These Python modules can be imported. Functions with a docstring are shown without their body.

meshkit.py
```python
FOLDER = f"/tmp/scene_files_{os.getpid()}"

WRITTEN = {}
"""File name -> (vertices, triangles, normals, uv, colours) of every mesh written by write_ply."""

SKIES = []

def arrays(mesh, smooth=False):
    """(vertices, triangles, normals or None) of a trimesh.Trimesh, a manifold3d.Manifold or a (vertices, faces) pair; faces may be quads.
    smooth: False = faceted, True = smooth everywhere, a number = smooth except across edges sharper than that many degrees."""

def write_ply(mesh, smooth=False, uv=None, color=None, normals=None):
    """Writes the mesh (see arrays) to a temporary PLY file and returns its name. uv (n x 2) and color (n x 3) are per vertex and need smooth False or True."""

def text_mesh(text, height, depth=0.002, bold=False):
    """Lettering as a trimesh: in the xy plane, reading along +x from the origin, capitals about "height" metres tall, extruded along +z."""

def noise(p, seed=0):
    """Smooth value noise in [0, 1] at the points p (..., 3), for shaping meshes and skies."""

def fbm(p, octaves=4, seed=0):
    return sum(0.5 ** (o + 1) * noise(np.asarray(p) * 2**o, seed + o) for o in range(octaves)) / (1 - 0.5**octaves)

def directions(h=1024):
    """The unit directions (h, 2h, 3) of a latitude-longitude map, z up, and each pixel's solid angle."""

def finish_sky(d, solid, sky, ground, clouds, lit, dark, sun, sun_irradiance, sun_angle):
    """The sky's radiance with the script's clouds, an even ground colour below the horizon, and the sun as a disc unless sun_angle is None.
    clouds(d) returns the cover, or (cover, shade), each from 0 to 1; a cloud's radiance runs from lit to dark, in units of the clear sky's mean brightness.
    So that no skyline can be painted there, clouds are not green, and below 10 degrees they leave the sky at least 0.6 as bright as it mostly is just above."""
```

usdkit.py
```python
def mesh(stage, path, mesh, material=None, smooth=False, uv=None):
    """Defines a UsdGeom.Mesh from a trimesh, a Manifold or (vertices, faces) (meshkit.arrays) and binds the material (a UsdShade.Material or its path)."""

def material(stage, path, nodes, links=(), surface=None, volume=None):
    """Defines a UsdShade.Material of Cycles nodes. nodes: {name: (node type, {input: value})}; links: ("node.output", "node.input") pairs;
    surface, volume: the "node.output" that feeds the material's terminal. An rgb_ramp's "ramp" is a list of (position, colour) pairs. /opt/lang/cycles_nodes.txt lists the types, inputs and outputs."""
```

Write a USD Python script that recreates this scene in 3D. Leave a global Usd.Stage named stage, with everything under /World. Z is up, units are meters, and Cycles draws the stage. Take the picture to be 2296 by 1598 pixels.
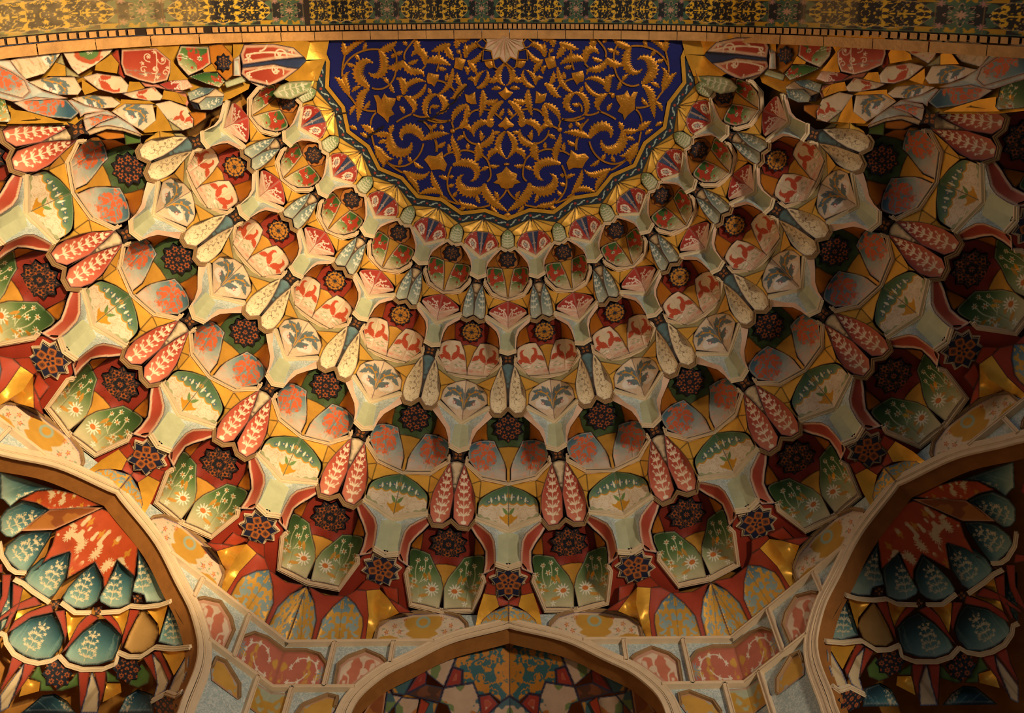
import math, json, numpy as np, trimesh, usdkit, meshkit
import scipy.sparse as sp
from scipy.sparse.linalg import spsolve
from scipy.spatial import Delaunay, cKDTree
from pxr import Usd, UsdGeom, UsdLux, UsdShade, Gf, Sdf, Vt
EXPOSURE = 0.0
SKY = (0.14, 0.175, 0.23)
GROUND = (0.07, 0.06, 0.05)
FLOOD = ((4.5, -7.0, -1.2), (-3.9, 1.3, 8.2), (1.0, 0.72, 0.36), 4600.0, 0.25, 12.8, 0.15)
FLOOD2 = ((6.0, -6.0, -1.2), (-1.0, 1.5, 8.2), (1.0, 0.82, 0.60), 235.0, 0.6, 60.0, 0.8)
stage = Usd.Stage.CreateInMemory()
W = UsdGeom.Xform.Define(stage, '/World')
stage.SetDefaultPrim(W.GetPrim())
# ------------------------------------------------------------------ camera (standing just in front of the iwan, looking up into its half dome)
cam = UsdGeom.Camera.Define(stage, '/World/camera')
_yaw, _pit, _rol = -0.021135543, 1.2038199, 0.00867190985
F = np.array([math.sin(_yaw) * math.cos(_pit), math.cos(_yaw) * math.cos(_pit), math.sin(_pit)])
R0 = np.array([math.cos(_yaw), -math.sin(_yaw), 0.0]); U0 = np.cross(R0, F)
Rr = R0 * math.cos(_rol) + U0 * math.sin(_rol); Uu = -R0 * math.sin(_rol) + U0 * math.cos(_rol)
cam.AddTransformOp().Set(Gf.Matrix4d(*Rr, 0, *Uu, 0, *(-F), 0, 0.10371, -1.0, 0.0, 1))
cam.CreateHorizontalApertureAttr(36.0)
cam.CreateFocalLengthAttr(36.0 * 2631.12 / 2296)
cam.CreateClippingRangeAttr(Gf.Vec2f(0.1, 1000))
cam.CreateExposureAttr(EXPOSURE)
# ------------------------------------------------------------------ light
def dome():
    # open sky over a sunlit, sandy courtyard: cool above the horizon, warm below it
    d = UsdLux.DomeLight.Define(stage, '/World/sky')
    d.CreateIntensityAttr(1.0)
    m = usdkit.material(stage, '/World/Looks/sky_and_court', {'t': ('texture_coordinate', {}), 'x': ('separate_xyz', {}), 'h': ('map_range', {'from_min': -.06, 'from_max': .06, 'to_min': 0., 'to_max': 1., 'clamp': True}),
        'm': ('mix_color', {'a': GROUND, 'b': SKY}), 'bg': ('background_shader', {'strength': 1.0})}, [('t.generated', 'x.vector'), ('x.z', 'h.value'), ('h.result', 'm.fac'), ('m.result', 'bg.color')], surface='bg.background')
    UsdShade.MaterialBindingAPI.Apply(d.GetPrim()).Bind(m)
dome()
def flood(name, pos, aim, color, intensity, radius, cone, soft):
    l = UsdLux.SphereLight.Define(stage, '/World/' + name)
    l.CreateRadiusAttr(radius); l.CreateIntensityAttr(intensity); l.CreateColorAttr(Gf.Vec3f(*color))
    s = UsdLux.ShapingAPI.Apply(l.GetPrim()); s.CreateShapingConeAngleAttr(cone); s.CreateShapingConeSoftnessAttr(soft)
    m = Gf.Matrix4d().SetLookAt(Gf.Vec3d(*pos), Gf.Vec3d(*aim), Gf.Vec3d(0, 0, 1)).GetInverse()
    UsdGeom.Xformable(l).AddTransformOp().Set(m)
flood('floodlight', *FLOOD)
flood('floodlight_wide', *FLOOD2)
# ------------------------------------------------------------------ materials
def lin(c):
    c = np.asarray(c, float)
    return np.where(c <= 0.04045, c / 12.92, ((c + 0.055) / 1.055) ** 2.4)
def H(s): return np.array([int(s[i:i + 2], 16) / 255 for i in (0, 2, 4)])
L_ = '/World/Looks/'
M = {}
# painted stucco: colour and gilding come from the mesh's own primvars, plus patina and a fine bump
M['paint'] = usdkit.material(stage, L_ + 'painted_stucco', {
    'c': ('attribute', {'attribute': 'pcol'}), 'g': ('attribute', {'attribute': 'gilt'}),
    'o': ('geometry', {}), 'n': ('noise_texture', {'scale': 9.0, 'detail': 5.0, 'roughness': .6}), 'n2': ('noise_texture', {'scale': 60.0, 'detail': 3.0}),
    'r': ('rgb_ramp', {'ramp': [(.3, (.80, .77, .72)), (.62, (1, 1, 1))]}), 'm': ('mix_color', {'blend_type': 'multiply', 'fac': .75}),
    'gm': ('math', {'math_type': 'multiply', 'value2': .62}), 'ro': ('map_range', {'from_min': 0., 'from_max': 1., 'to_min': .62, 'to_max': .34}),
    'b': ('bump', {'strength': .12, 'distance': .006}), 'p': ('principled_bsdf', {'specular_ior_level': .35})},
    [('o.position', 'n.vector'), ('o.position', 'n2.vector'), ('n.fac', 'r.fac'), ('c.color', 'm.a'), ('r.color', 'm.b'), ('m.result', 'p.base_color'),
     ('g.fac', 'gm.value1'), ('gm.value', 'p.metallic'), ('g.fac', 'ro.value'), ('ro.result', 'p.roughness'), ('n2.fac', 'b.height'), ('b.normal', 'p.normal')], surface='p.BSDF')
def plain(name, col, rough=.7, bump=.15, scale=40., var=.18, metallic=0., spots=None):
    c = lin(H(col)); nodes = {'o': ('geometry', {}), 'n': ('noise_texture', {'scale': scale * .25, 'detail': 5.0, 'roughness': .65}), 'n2': ('noise_texture', {'scale': scale, 'detail': 4.0}),
        'r': ('rgb_ramp', {'ramp': [(.3, c * (1 - var)), (.7, np.minimum(c * (1 + var * .6), 1))]}), 'b': ('bump', {'strength': bump, 'distance': .008}),
        'p': ('principled_bsdf', {'roughness': rough, 'metallic': metallic, 'specular_ior_level': .3})}
    links = [('o.position', 'n.vector'), ('o.position', 'n2.vector'), ('n.fac', 'r.fac'), ('n2.fac', 'b.height'), ('b.normal', 'p.normal')]
    if spots is None: links.append(('r.color', 'p.base_color'))
    else:   # a fine white tracery on the ground colour
        nodes['v'] = ('noise_texture', {'scale': 26.0, 'detail': 2.0, 'distortion': 1.6}); nodes['vr'] = ('rgb_ramp', {'ramp': [(.44, (0, 0, 0)), (.48, (1, 1, 1)), (.53, (1, 1, 1)), (.57, (0, 0, 0))]})
        nodes['mx'] = ('mix_color', {'b': lin(H(spots))}); nodes['k'] = ('math', {'math_type': 'multiply', 'value2': .55})
        links += [('o.position', 'v.vector'), ('v.fac', 'vr.fac'), ('vr.color', 'k.value1'), ('k.value', 'mx.fac'), ('r.color', 'mx.a'), ('mx.result', 'p.base_color')]
    M[name] = usdkit.material(stage, L_ + name, nodes, links, surface='p.BSDF')
plain('cream_plaster', 'D9C4A2', var=.1); plain('sage_plaster', 'B9BC98', var=.1); plain('pale_blue_tracery', 'A9B7B4', spots='E2DFD2'); plain('beige_plaster', 'CDB493')
plain('brown_moulding', '9C7C56'); plain('rib_plaster', 'D8BE9C', var=.1); plain('ochre_shell', 'A8732E', var=.25); plain('arch_reveal', '94602C', var=.2)
plain('gold_leaf', 'E2A83E', rough=.38, bump=.2, scale=30., var=.18, metallic=.45); plain('amber_paint', 'C0752A', rough=.5, var=.2, metallic=.25)
plain('gilded_relief', 'C98A2E', rough=.4, bump=.5, scale=55., var=.25, metallic=.55)
plain('navy_ground', '181E6A', rough=.45, var=.15); plain('red_paint', '9A2F1E', rough=.55); plain('brick_clay', 'C9965C', var=.25, bump=.4); plain('joint_dark', '2E2018'); plain('paving', 'B89B78', scale=6.)
plain('pink_plaster', 'D9B49A', var=.08)
plain('salmon_paint', 'C46A50', rough=.55, var=.14)
# ------------------------------------------------------------------ scene-tree helpers
_names = {}
def path_for(name, parent='/World'):
    k = (parent, name); n = _names.get(k, 0); _names[k] = n + 1
    return f'{parent}/{name}' if n == 0 else f'{parent}/{name}_{n:03d}'
def tag(p, label=None, category=None, group=None, kind=None):
    p = p.GetPrim() if hasattr(p, 'GetPrim') else p
    for k, v in (('label', label), ('category', category), ('group', group), ('kind', kind)):
        if v: p.SetCustomDataByKey(k, v)
    return p
def thing(name, label, category, loc=(0, 0, 0), rotz=0., group=None, kind=None):
    x = UsdGeom.Xform.Define(stage, path_for(name)); x.AddTranslateOp().Set(Gf.Vec3d(*map(float, loc))); x.AddRotateZOp().Set(float(rotz))
    return tag(x, label, category, group, kind)
def dup(src, label, loc, rotz, group=None):
    was = src.GetCustomData(); base = src.GetName().rstrip('0123456789').rstrip('_')
    r = thing(base, label, was['category'], loc, rotz, group or was.get('group'))
    r.GetReferences().AddInternalReference(src.GetPath()); r.SetInstanceable(True)
    return r
def put(name, V, Fc, mat, parent=None, smooth=False, col=None, gilt=None, origin=(0, 0, 0), N=None):
    V = np.asarray(V, float) - np.asarray(origin, float)
    par = parent.GetPath().pathString if parent is not None else '/World'
    p = path_for(name, par)
    if col is not None or N is not None:
        m = UsdGeom.Mesh.Define(stage, p); m.CreatePointsAttr(Vt.Vec3fArray.FromNumpy(V.astype(np.float32)))
        m.CreateFaceVertexCountsAttr(Vt.IntArray.FromNumpy(np.full(len(Fc), 3, np.int32))); m.CreateFaceVertexIndicesAttr(Vt.IntArray.FromNumpy(np.asarray(Fc, np.int32).ravel()))
        m.CreateSubdivisionSchemeAttr('none')
        if N is not None: m.CreateNormalsAttr(Vt.Vec3fArray.FromNumpy(N.astype(np.float32))); m.SetNormalsInterpolation('vertex')
        api = UsdGeom.PrimvarsAPI(m)
        if col is not None:
            api.CreatePrimvar('pcol', Sdf.ValueTypeNames.Color3fArray, 'vertex').Set(Vt.Vec3fArray.FromNumpy(np.ascontiguousarray(lin(np.clip(col, 0, 1)), dtype=np.float32)))
            g = np.zeros(len(V)) if gilt is None else gilt
            api.CreatePrimvar('gilt', Sdf.ValueTypeNames.FloatArray, 'vertex').Set(Vt.FloatArray.FromNumpy(np.asarray(g, np.float32)))
        UsdShade.MaterialBindingAPI.Apply(m.GetPrim()).Bind(M[mat])
        return m.GetPrim()
    return usdkit.mesh(stage, p, (V, np.asarray(Fc)), M[mat], smooth=smooth).GetPrim()
# ------------------------------------------------------------------ patches: a closed outline in space is filled with a fine smooth sheet and given thickness
def resample(P, res):
    out = []
    for a, b in zip(P, np.roll(P, -1, 0)):
        n = max(1, int(np.ceil(np.linalg.norm(b - a) / res)))
        out.append(a + (b - a) * (np.arange(n) / n)[:, None])
    return np.vstack(out)
def rounded(P, idx, k=4):
    """turns the polyline corners listed in idx into quadratic curves"""
    P = np.asarray(P, float); n = len(P); out = []
    for i in range(n):
        if i in idx:
            a, b, c = (P[i - 1] + P[i]) / 2, P[i], (P[i] + P[(i + 1) % n]) / 2
            t = np.linspace(0, 1, k + 1)[:, None]; out.append((1 - t) ** 2 * a + 2 * t * (1 - t) * b + t * t * c)
        else: out.append(P[i:i + 1])
    return np.vstack(out)
def inside(poly, Q):
    x, y = Q[:, 0], Q[:, 1]; c = np.zeros(len(Q), bool)
    for (x0, y0), (x1, y1) in zip(poly, np.roll(poly, -1, 0)):
        if y0 == y1: continue
        c ^= ((y0 > y) != (y1 > y)) & (x < (x1 - x0) * (y - y0) / (y1 - y0) + x0)
    return c
def segdist(Q, A, B):
    d = B - A; L = (d * d).sum(-1) + 1e-18
    t = np.clip(((Q[:, None] - A) * d).sum(-1) / L, 0, 1)
    return np.sqrt((((A + t[..., None] * d) - Q[:, None]) ** 2).sum(-1))
def basis(d, up=(0, 1., 0)):
    d = np.asarray(d, float) / np.linalg.norm(d); e = np.cross(d, [1., 0, 0]) if abs(d[0]) < .9 else np.cross(d, [0, 0, 1.])
    e /= np.linalg.norm(e); return np.cross(e, d), e, d
class Patch: pass
def patch(P, d, res=.0045, bulge=0., thick=.03, crease=(), k=None, edge=True):
    """P: outline (n,3); d: direction the surface is seen along (points away from the viewer); bulge > 0 pushes the middle away from the viewer."""
    P = np.asarray(P, float); eu, ev, dd = basis(d)
    B = resample(P, res); uv = np.stack([B @ eu, B @ ev], 1); wb = B @ dd
    lo, hi = uv.min(0), uv.max(0)
    gx, gy = np.meshgrid(np.arange(lo[0], hi[0], res), np.arange(lo[1], hi[1], res * .866))
    gx = gx + (np.arange(gx.shape[0]) % 2)[:, None] * res * .5
    G = np.stack([gx.ravel(), gy.ravel()], 1)
    pb = np.stack([P @ eu, P @ ev], 1)
    G = G[inside(pb, G)]
    if len(G):
        dist = cKDTree(uv).query(G)[0]; G = G[dist > res * .6]
    pts = np.vstack([uv, G]) if len(G) else uv
    if len(pts) > 3 or True:
        t = Delaunay(pts + 1e-9 * np.sin(np.arange(len(pts) * 2).reshape(-1, 2) * 12.9898)).simplices
        c = pts[t].mean(1); a = pts[t[:, 1]] - pts[t[:, 0]]; b = pts[t[:, 2]] - pts[t[:, 0]]
        area = a[:, 0] * b[:, 1] - a[:, 1] * b[:, 0]
        t = t[inside(pb, c) & (np.abs(area) > 1e-12)]; area = area[inside(pb, c) & (np.abs(area) > 1e-12)] if False else None
    nb, n = len(uv), len(pts)
    w = np.zeros(n); w[:nb] = wb
    if n > nb:
        fixed = np.zeros(n, bool); fixed[:nb] = True
        for c0, c1 in crease:
            A2, B2 = np.array([c0 @ eu, c0 @ ev]), np.array([c1 @ eu, c1 @ ev]); dv = B2 - A2
            tt = ((pts - A2) @ dv) / (dv @ dv); dist = np.abs((pts - A2) @ np.array([-dv[1], dv[0]])) / np.linalg.norm(dv)
            sel = (dist < res * .55) & (tt >= 0) & (tt <= 1) & ~fixed
            w[sel] = (c0 @ dd) + tt[sel] * ((c1 - c0) @ dd); fixed |= sel
        E = np.vstack([t[:, [0, 1]], t[:, [1, 2]], t[:, [2, 0]]])
        Wt = sp.coo_matrix((np.ones(len(E) * 2), (np.r_[E[:, 0], E[:, 1]], np.r_[E[:, 1], E[:, 0]])), (n, n)).tocsr(); Wt.data[:] = 1
        Lp = sp.diags(np.asarray(Wt.sum(1)).ravel()) - Wt; fr = ~fixed
        if fr.any():
            Li = Lp[fr][:, fr].tocsc() + 1e-9 * sp.eye(fr.sum(), format='csc')
            sol = spsolve(Li, np.stack([-(Lp[fr][:, fixed] @ w[fixed]), np.ones(fr.sum())], 1)); w[fr] = sol[:, 0]
            if bulge: phi = sol[:, 1] / max(sol[:, 1].max(), 1e-12); w[fr] += bulge * np.sqrt(np.maximum(phi, 0) * (2 - phi)) if k == 'round' else bulge * phi
    V = pts[:, :1] * eu + pts[:, 1:] * ev + w[:, None] * dd
    nrm = np.cross(V[t[:, 1]] - V[t[:, 0]], V[t[:, 2]] - V[t[:, 0]]); flip = nrm @ dd > 0; t[flip] = t[flip][:, [0, 2, 1]]
    o = Patch(); o.eu, o.ev, o.d = eu, ev, dd; o.uv = pts; o.nb = nb; o.V, o.F = V, t; o.outline = pb
    nrm = np.cross(V[t[:, 1]] - V[t[:, 0]], V[t[:, 2]] - V[t[:, 0]]); N = np.zeros_like(V)
    for j in range(3): np.add.at(N, t[:, j], nrm)
    o.N = N / np.maximum(np.linalg.norm(N, axis=1, keepdims=True), 1e-12)
    if edge: o.edge = edgedist(pts, pb)
    # thickness: a skirt and a back
    if thick:
        r = np.arange(nb); r2 = np.roll(r, -1); nv = n
        sk = np.vstack([V[:nb], V[:nb] + dd * thick]); q = np.vstack([np.stack([nv + r, nv + nb + r, nv + r2], 1), np.stack([nv + r2, nv + nb + r, nv + nb + r2], 1)])
        ctr = V[:nb].mean(0); fn = np.cross(sk[q[:, 1] - nv] - sk[q[:, 0] - nv], sk[q[:, 2] - nv] - sk[q[:, 0] - nv])
        sn = np.vstack([np.cross(np.roll(V[:nb], -1, 0) - V[:nb], dd)] * 2); sn /= np.maximum(np.linalg.norm(sn, axis=1, keepdims=True), 1e-12)
        o.V = np.vstack([V, sk]); o.F = np.vstack([t, q]); o.N = np.vstack([o.N, sn]); o.uv = np.vstack([pts, uv, uv])
        if edge: o.edge = np.r_[o.edge, np.zeros(2 * nb)]
    return o
def edgedist(Q, poly):
    A2, B2 = poly, np.roll(poly, -1, 0); out = np.empty(len(Q))
    for i in range(0, len(Q), 4000): out[i:i + 4000] = segdist(Q[i:i + 4000], A2, B2).min(1)
    return out
def frame(o, top, bot, left=False):
    """paint coordinates of a patch: t runs 0..1 from top to bottom, s to the side, both in units of the length."""
    a = np.array([top @ o.eu, top @ o.ev]); b = np.array([bot @ o.eu, bot @ o.ev]); dv = b - a; L = np.linalg.norm(dv); dv /= L
    q = o.uv - a; return (q @ np.array([-dv[1], dv[0]])) / L, (q @ dv) / L, o.edge / L
MIR = np.array([-1., 1, 1])
def emit(name, o, mat, parent, origin, col=None, gilt=None, mirror=False, label=None):
    V, N, Fc = o.V, o.N, o.F
    if mirror: V, N, Fc = V * MIR, N * MIR, Fc[:, [0, 2, 1]]
    p = put(name, V, Fc, mat, parent, col=col, gilt=gilt, origin=origin, N=N)
    if label: tag(p, label)
    return p
def bar(P, w, h, up, closed=False):
    """a moulding: rectangular section (w along the side vector, h along up) swept along the polyline P"""
    P = np.asarray(P, float); n = len(P)
    T = np.empty_like(P)
    nx, pv = np.roll(P, -1, 0), np.roll(P, 1, 0)
    if not closed: nx[-1] = P[-1]; pv[0] = P[0]
    T = nx - pv; T /= np.maximum(np.linalg.norm(T, axis=1, keepdims=True), 1e-12)
    up = np.broadcast_to(np.asarray(up, float), P.shape); Sd = np.cross(T, up); Sd /= np.maximum(np.linalg.norm(Sd, axis=1, keepdims=True), 1e-12)
    Up = np.cross(Sd, T)
    sec = np.array([(-.5, -.5), (-.28, -.5), (-.22, -.36), (.22, -.36), (.28, -.5), (.5, -.5), (.5, .5), (-.5, .5)]); m = len(sec)
    V = (P[:, None] + Sd[:, None] * (sec[:, 0] * w)[None, :, None] + Up[:, None] * (sec[:, 1] * h)[None, :, None]).reshape(-1, 3)
    Fc = []
    for i in range(n if closed else n - 1):
        a, b = i * m, ((i + 1) % n) * m
        for j in range(m):
            k = (j + 1) % m; Fc += [(a + j, b + j, b + k), (a + j, b + k, a + k)]
    if not closed:
        for j in range(1, m - 1): Fc += [(0, j, j + 1), ((n - 1) * m, (n - 1) * m + j + 1, (n - 1) * m + j)]
    return V, np.array(Fc)
def joinm(*ms):
    V, Fc, k = [], [], 0
    for v, f in ms: V.append(v); Fc.append(np.asarray(f) + k); k += len(v)
    return np.vstack(V), np.vstack(Fc)
# ------------------------------------------------------------------ painted ornament: masks in paint coordinates, laid over one another
def sm(x, a, b): t = np.clip((x - a) / (b - a), 0, 1); return t * t * (3 - 2 * t)
def nz(s, t, f, seed=0, o=3): return meshkit.fbm(np.stack([s * f + 31.7, t * f + 17.3, np.full_like(s, .37)], -1), o, seed)
def lay(col, c, m): c = H(c) if isinstance(c, str) else c; return col + (c - col) * np.clip(m, 0, 1)[:, None]
def ground(s, c): return np.broadcast_to(H(c), (len(s), 3)).copy()
def grad(t, stops):
    p = [a for a, _ in stops]; c = np.array([H(x) for _, x in stops]); return np.stack([np.interp(t, p, c[:, k]) for k in range(3)], 1)
SH = .006
def aa(d, e=SH): return np.clip(.5 - d / e, 0, 1)
def disc(s, t, x, y, r): return aa(np.hypot(s - x, t - y) - r)
def flower(s, t, x, y, r, n=6, ph=0., dip=.32): 
    a = np.arctan2(t - y, s - x); return aa(np.hypot(s - x, t - y) - r * (1 - dip + dip * np.cos(n * a + ph)))
def ring(s, t, x, y, r, w): return aa(np.abs(np.hypot(s - x, t - y) - r) - w)
def leaf(s, t, x0, y0, x1, y1, w, teeth=0):
    dx, dy = x1 - x0, y1 - y0; L = math.hypot(dx, dy); a = ((s - x0) * dx + (t - y0) * dy) / L / L; b = np.abs(((s - x0) * -dy + (t - y0) * dx) / L)
    prof = np.sin(np.pi * np.clip(a, 0, 1) ** .8)
    if teeth: prof = prof * (1 - .35 * np.abs(((a * teeth) % 1) - .2))
    return aa(b - w * prof) * (a > 0) * (a < 1)
def line(s, t, pts, w):
    P = np.array(pts, float); Q = np.stack([s, t], 1); near = (s > P[:, 0].min() - w * 3) & (s < P[:, 0].max() + w * 3) & (t > P[:, 1].min() - w * 3) & (t < P[:, 1].max() + w * 3)
    o = np.zeros(len(s)); 
    if near.any(): o[near] = aa(segdist(Q[near], P[:-1], P[1:]).min(1) - w)
    return o
def curve(p0, p1, p2, k=8): t = np.linspace(0, 1, k)[:, None]; return (1 - t) ** 2 * np.array(p0) + 2 * t * (1 - t) * np.array(p1) + t * t * np.array(p2)
def scroll(x, y, r, a0, turns, k=26, sgn=1): 
    u = np.linspace(0, 1, k); a = a0 + sgn * turns * 2 * np.pi * u; rr = r * (1 - .82 * u); return np.stack([x + rr * np.cos(a), y + rr * np.sin(a)], 1)
def outline(col, e, w=.014, c='2B2438', margin=None, mc='D8B99A', mw=.05):
    if margin: col = lay(col, mc, .8 * aa(e - mw, .02))
    return lay(col, c, .85 * aa(e - w, .012))
def strokes(s, t, f, seed, sx=1., sy=5., th=.56): return sm(nz(s * sx, t * sy, f, seed), th, th + .05)
def vine(s, t, seed, n=5, x=0., y0=.1, y1=.95, spread=.13, r=.028):
    """an upright spray: stem, side twigs with leaves, small flowers; returns one mask"""
    g = np.random.default_rng(seed); m = line(s, t, [(x, y0), (x, y1)], .007)
    for i in range(n):
        y = y1 + (y0 - y1) * (i + .6) / n; sp_ = spread * (1 - .55 * i / n)
        for sg in (-1, 1):
            m = np.maximum(m, line(s, t, curve((x, y), (x + sg * sp_ * .5, y - .01), (x + sg * sp_, y - .09)), .006))
            m = np.maximum(m, leaf(s, t, x + sg * sp_ * .35, y - .02, x + sg * sp_ * .95, y - .01 - .03 * g.random(), .017))
            m = np.maximum(m, flower(s, t, x + sg * sp_, y - .1, r * (1 - .3 * i / n), 5)); m = np.maximum(m, leaf(s, t, x, y, x + sg * sp_ * .6, y - .08, .013))
    return np.maximum(m, np.maximum(flower(s, t, x, y0 + .02, r, 5), leaf(s, t, x, y0 - .02, x, y0 - .11, .018)))
# --- tier 1 niche petal: green with a red bloom
def p_green1(s, t, e):
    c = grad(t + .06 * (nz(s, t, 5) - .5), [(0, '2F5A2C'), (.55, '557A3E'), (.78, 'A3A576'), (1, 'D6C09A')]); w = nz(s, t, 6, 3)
    bl = sm(nz(s, t, 7.5, 3) + .5 * (.34 - np.hypot(s * .6, t - .40)), .56, .60); c = lay(c, 'B5402A', bl)
    c = lay(c, '4E7A40', aa(np.hypot(s, t - .40) - .06 * (.5 + nz(s, t, 9, 4)))); c = lay(c, 'EADFCB', flower(s, t, .02, .42, .07, 6)); c = lay(c, '6B7A50', disc(s, t, .02, .42, .028))
    st = strokes(s + .5 * s * s, t - .7 * s * s, 6, 8, 1.0, 5.0) * sm(t, .52, .6) * (1 - sm(t, .86, .95)); c = lay(c, 'E9E2CE', st * .9)
    c = lay(c, 'C9673F', strokes(s, t, 9, 12, 2, 3, .66) * sm(t, .45, .6)); return outline(c, e, .014, margin=1), None
# --- tier 2 niche petal: cream with a coral heart scroll
def p_heart(s, t, e):
    c = grad(t, [(0, 'DCC6A8'), (.5, 'E2CDB2'), (1, 'DDBCA0')]); x = np.abs(s)
    body = np.zeros(len(s))
    for i, (px, py) in enumerate(scroll(.13, .27, .13, 1.9, .72, 22, -1)): body = np.maximum(body, flower(x, t, px, py, .062 - .0016 * i, 5, i))
    body = np.maximum(body, leaf(x, t, .25, .32, .0, .66, .11, 9)); body = np.maximum(body, leaf(x, t, .2, .45, .5, .66, .085, 7))
    c = lay(c, 'BE4A2C', body * .95); hp = np.hypot(x - .075, (t - .30) * .9) - .095; c = lay(c, 'DDC9A8', aa(np.minimum(hp, np.maximum(x - (.52 - t) * .7, .30 - t))))
    st = strokes(s + .3 * s, t - .5 * s * s, 5.5, 5, 1.1, 4.5) * sm(t, .56, .64) * (1 - sm(t, .8, .86)); c = lay(c, '8FA078', st * .85)
    c = lay(c, 'F2E8D6', strokes(s, t - .5 * s * s, 8, 9, 1.2, 5, .6) * sm(t, .58, .66) * (1 - sm(t, .86, .9))); c = lay(c, 'DE9C84', strokes(s, t - .4 * s * s, 6, 15, 1, 6, .57) * sm(t, .76, .84))
    return outline(c, e, .011, margin=1, mw=.035), None
# --- tier 3 niche petal: blue grey with a coral cloud of blossom
def p_coral(s, t, e):
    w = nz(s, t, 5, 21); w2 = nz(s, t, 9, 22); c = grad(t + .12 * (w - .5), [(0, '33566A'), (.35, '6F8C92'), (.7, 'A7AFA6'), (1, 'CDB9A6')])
    m = aa(np.hypot(s * 1.15, t - .46) - .40 * (.35 + 1.1 * w2), .035); c = lay(c, 'D9653A', m * .95); c = lay(c, '7C979A', aa(np.abs(nz(s, t, 10, 27) - .5) - .035, .03) * m)
    c = lay(c, '8AA2A2', flower(s, t, -.12, .68, .10, 6, 1) * .8); c = lay(c, 'D97A58', ring(s, t, -.12, .68, .055, .016)); c = lay(c, '8AA2A2', flower(s, t, .16, .72, .08, 5) * .7)
    c = lay(c, 'E0A88C', strokes(s, t, 6, 30, 1.5, 3, .55) * sm(t, .68, .8) * .8); return outline(c, e, .011, margin=1, mw=.03, mc='C9B39A'), None
# --- tier 4 niche petal: green field with white daisies
def p_daisy(s, t, e):
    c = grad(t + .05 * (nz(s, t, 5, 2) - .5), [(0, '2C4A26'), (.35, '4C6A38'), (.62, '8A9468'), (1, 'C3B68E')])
    for p0, p1, p2 in (((-.05, .62), (-.12, .4), (-.04, .22)), ((.0, .62), (.12, .42), (.1, .2)), ((.02, .6), (.22, .5), (.2, .34)), ((-.08, .55), (-.2, .5), (-.18, .36))): c = lay(c, 'C9C8A0', line(s, t, curve(p0, p1, p2), .007))
    for x, y, r in ((-.04, .20, .05), (.11, .18, .05), (.2, .33, .045), (-.17, .34, .05), (.03, .36, .06), (-.1, .58, .06), (.12, .56, .045)): c = lay(c, 'D9D2B6', flower(s, t, x, y, r, 6)); c = lay(c, 'B5762E', disc(s, t, x, y, r * .35))
    for x0, y0, x1, y1 in ((.16, .42, .22, .62), (-.2, .62, .0, .7), (.05, .72, .26, .68), (-.24, .74, -.1, .86), (-.02, .86, .2, .84)): c = lay(c, 'C58A34', leaf(s, t, x0, y0, x1, y1, .032) * .9)
    c = lay(c, 'E4DAC4', flower(s, t, .24, .74, .14, 12, 0, .3)); c = lay(c, 'C9722F', aa(np.hypot((s - .25), (t - .74) * 1.4) - .06))
    for x, y in ((-.2, .8), (-.14, .68), (.02, .93)): c = lay(c, 'E6DFCC', flower(s, t, x, y, .055, 5, 1, .5))
    g = leaf(s, t, .07, .44, .14, .56, .035, 5) + leaf(s, t, -.22, .46, -.12, .5, .03, 4); c = lay(c, 'E0A030', g)
    return outline(c, e, .009, margin=1, mw=.022, mc='B9A67E'), np.clip(g, 0, 1)
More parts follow.
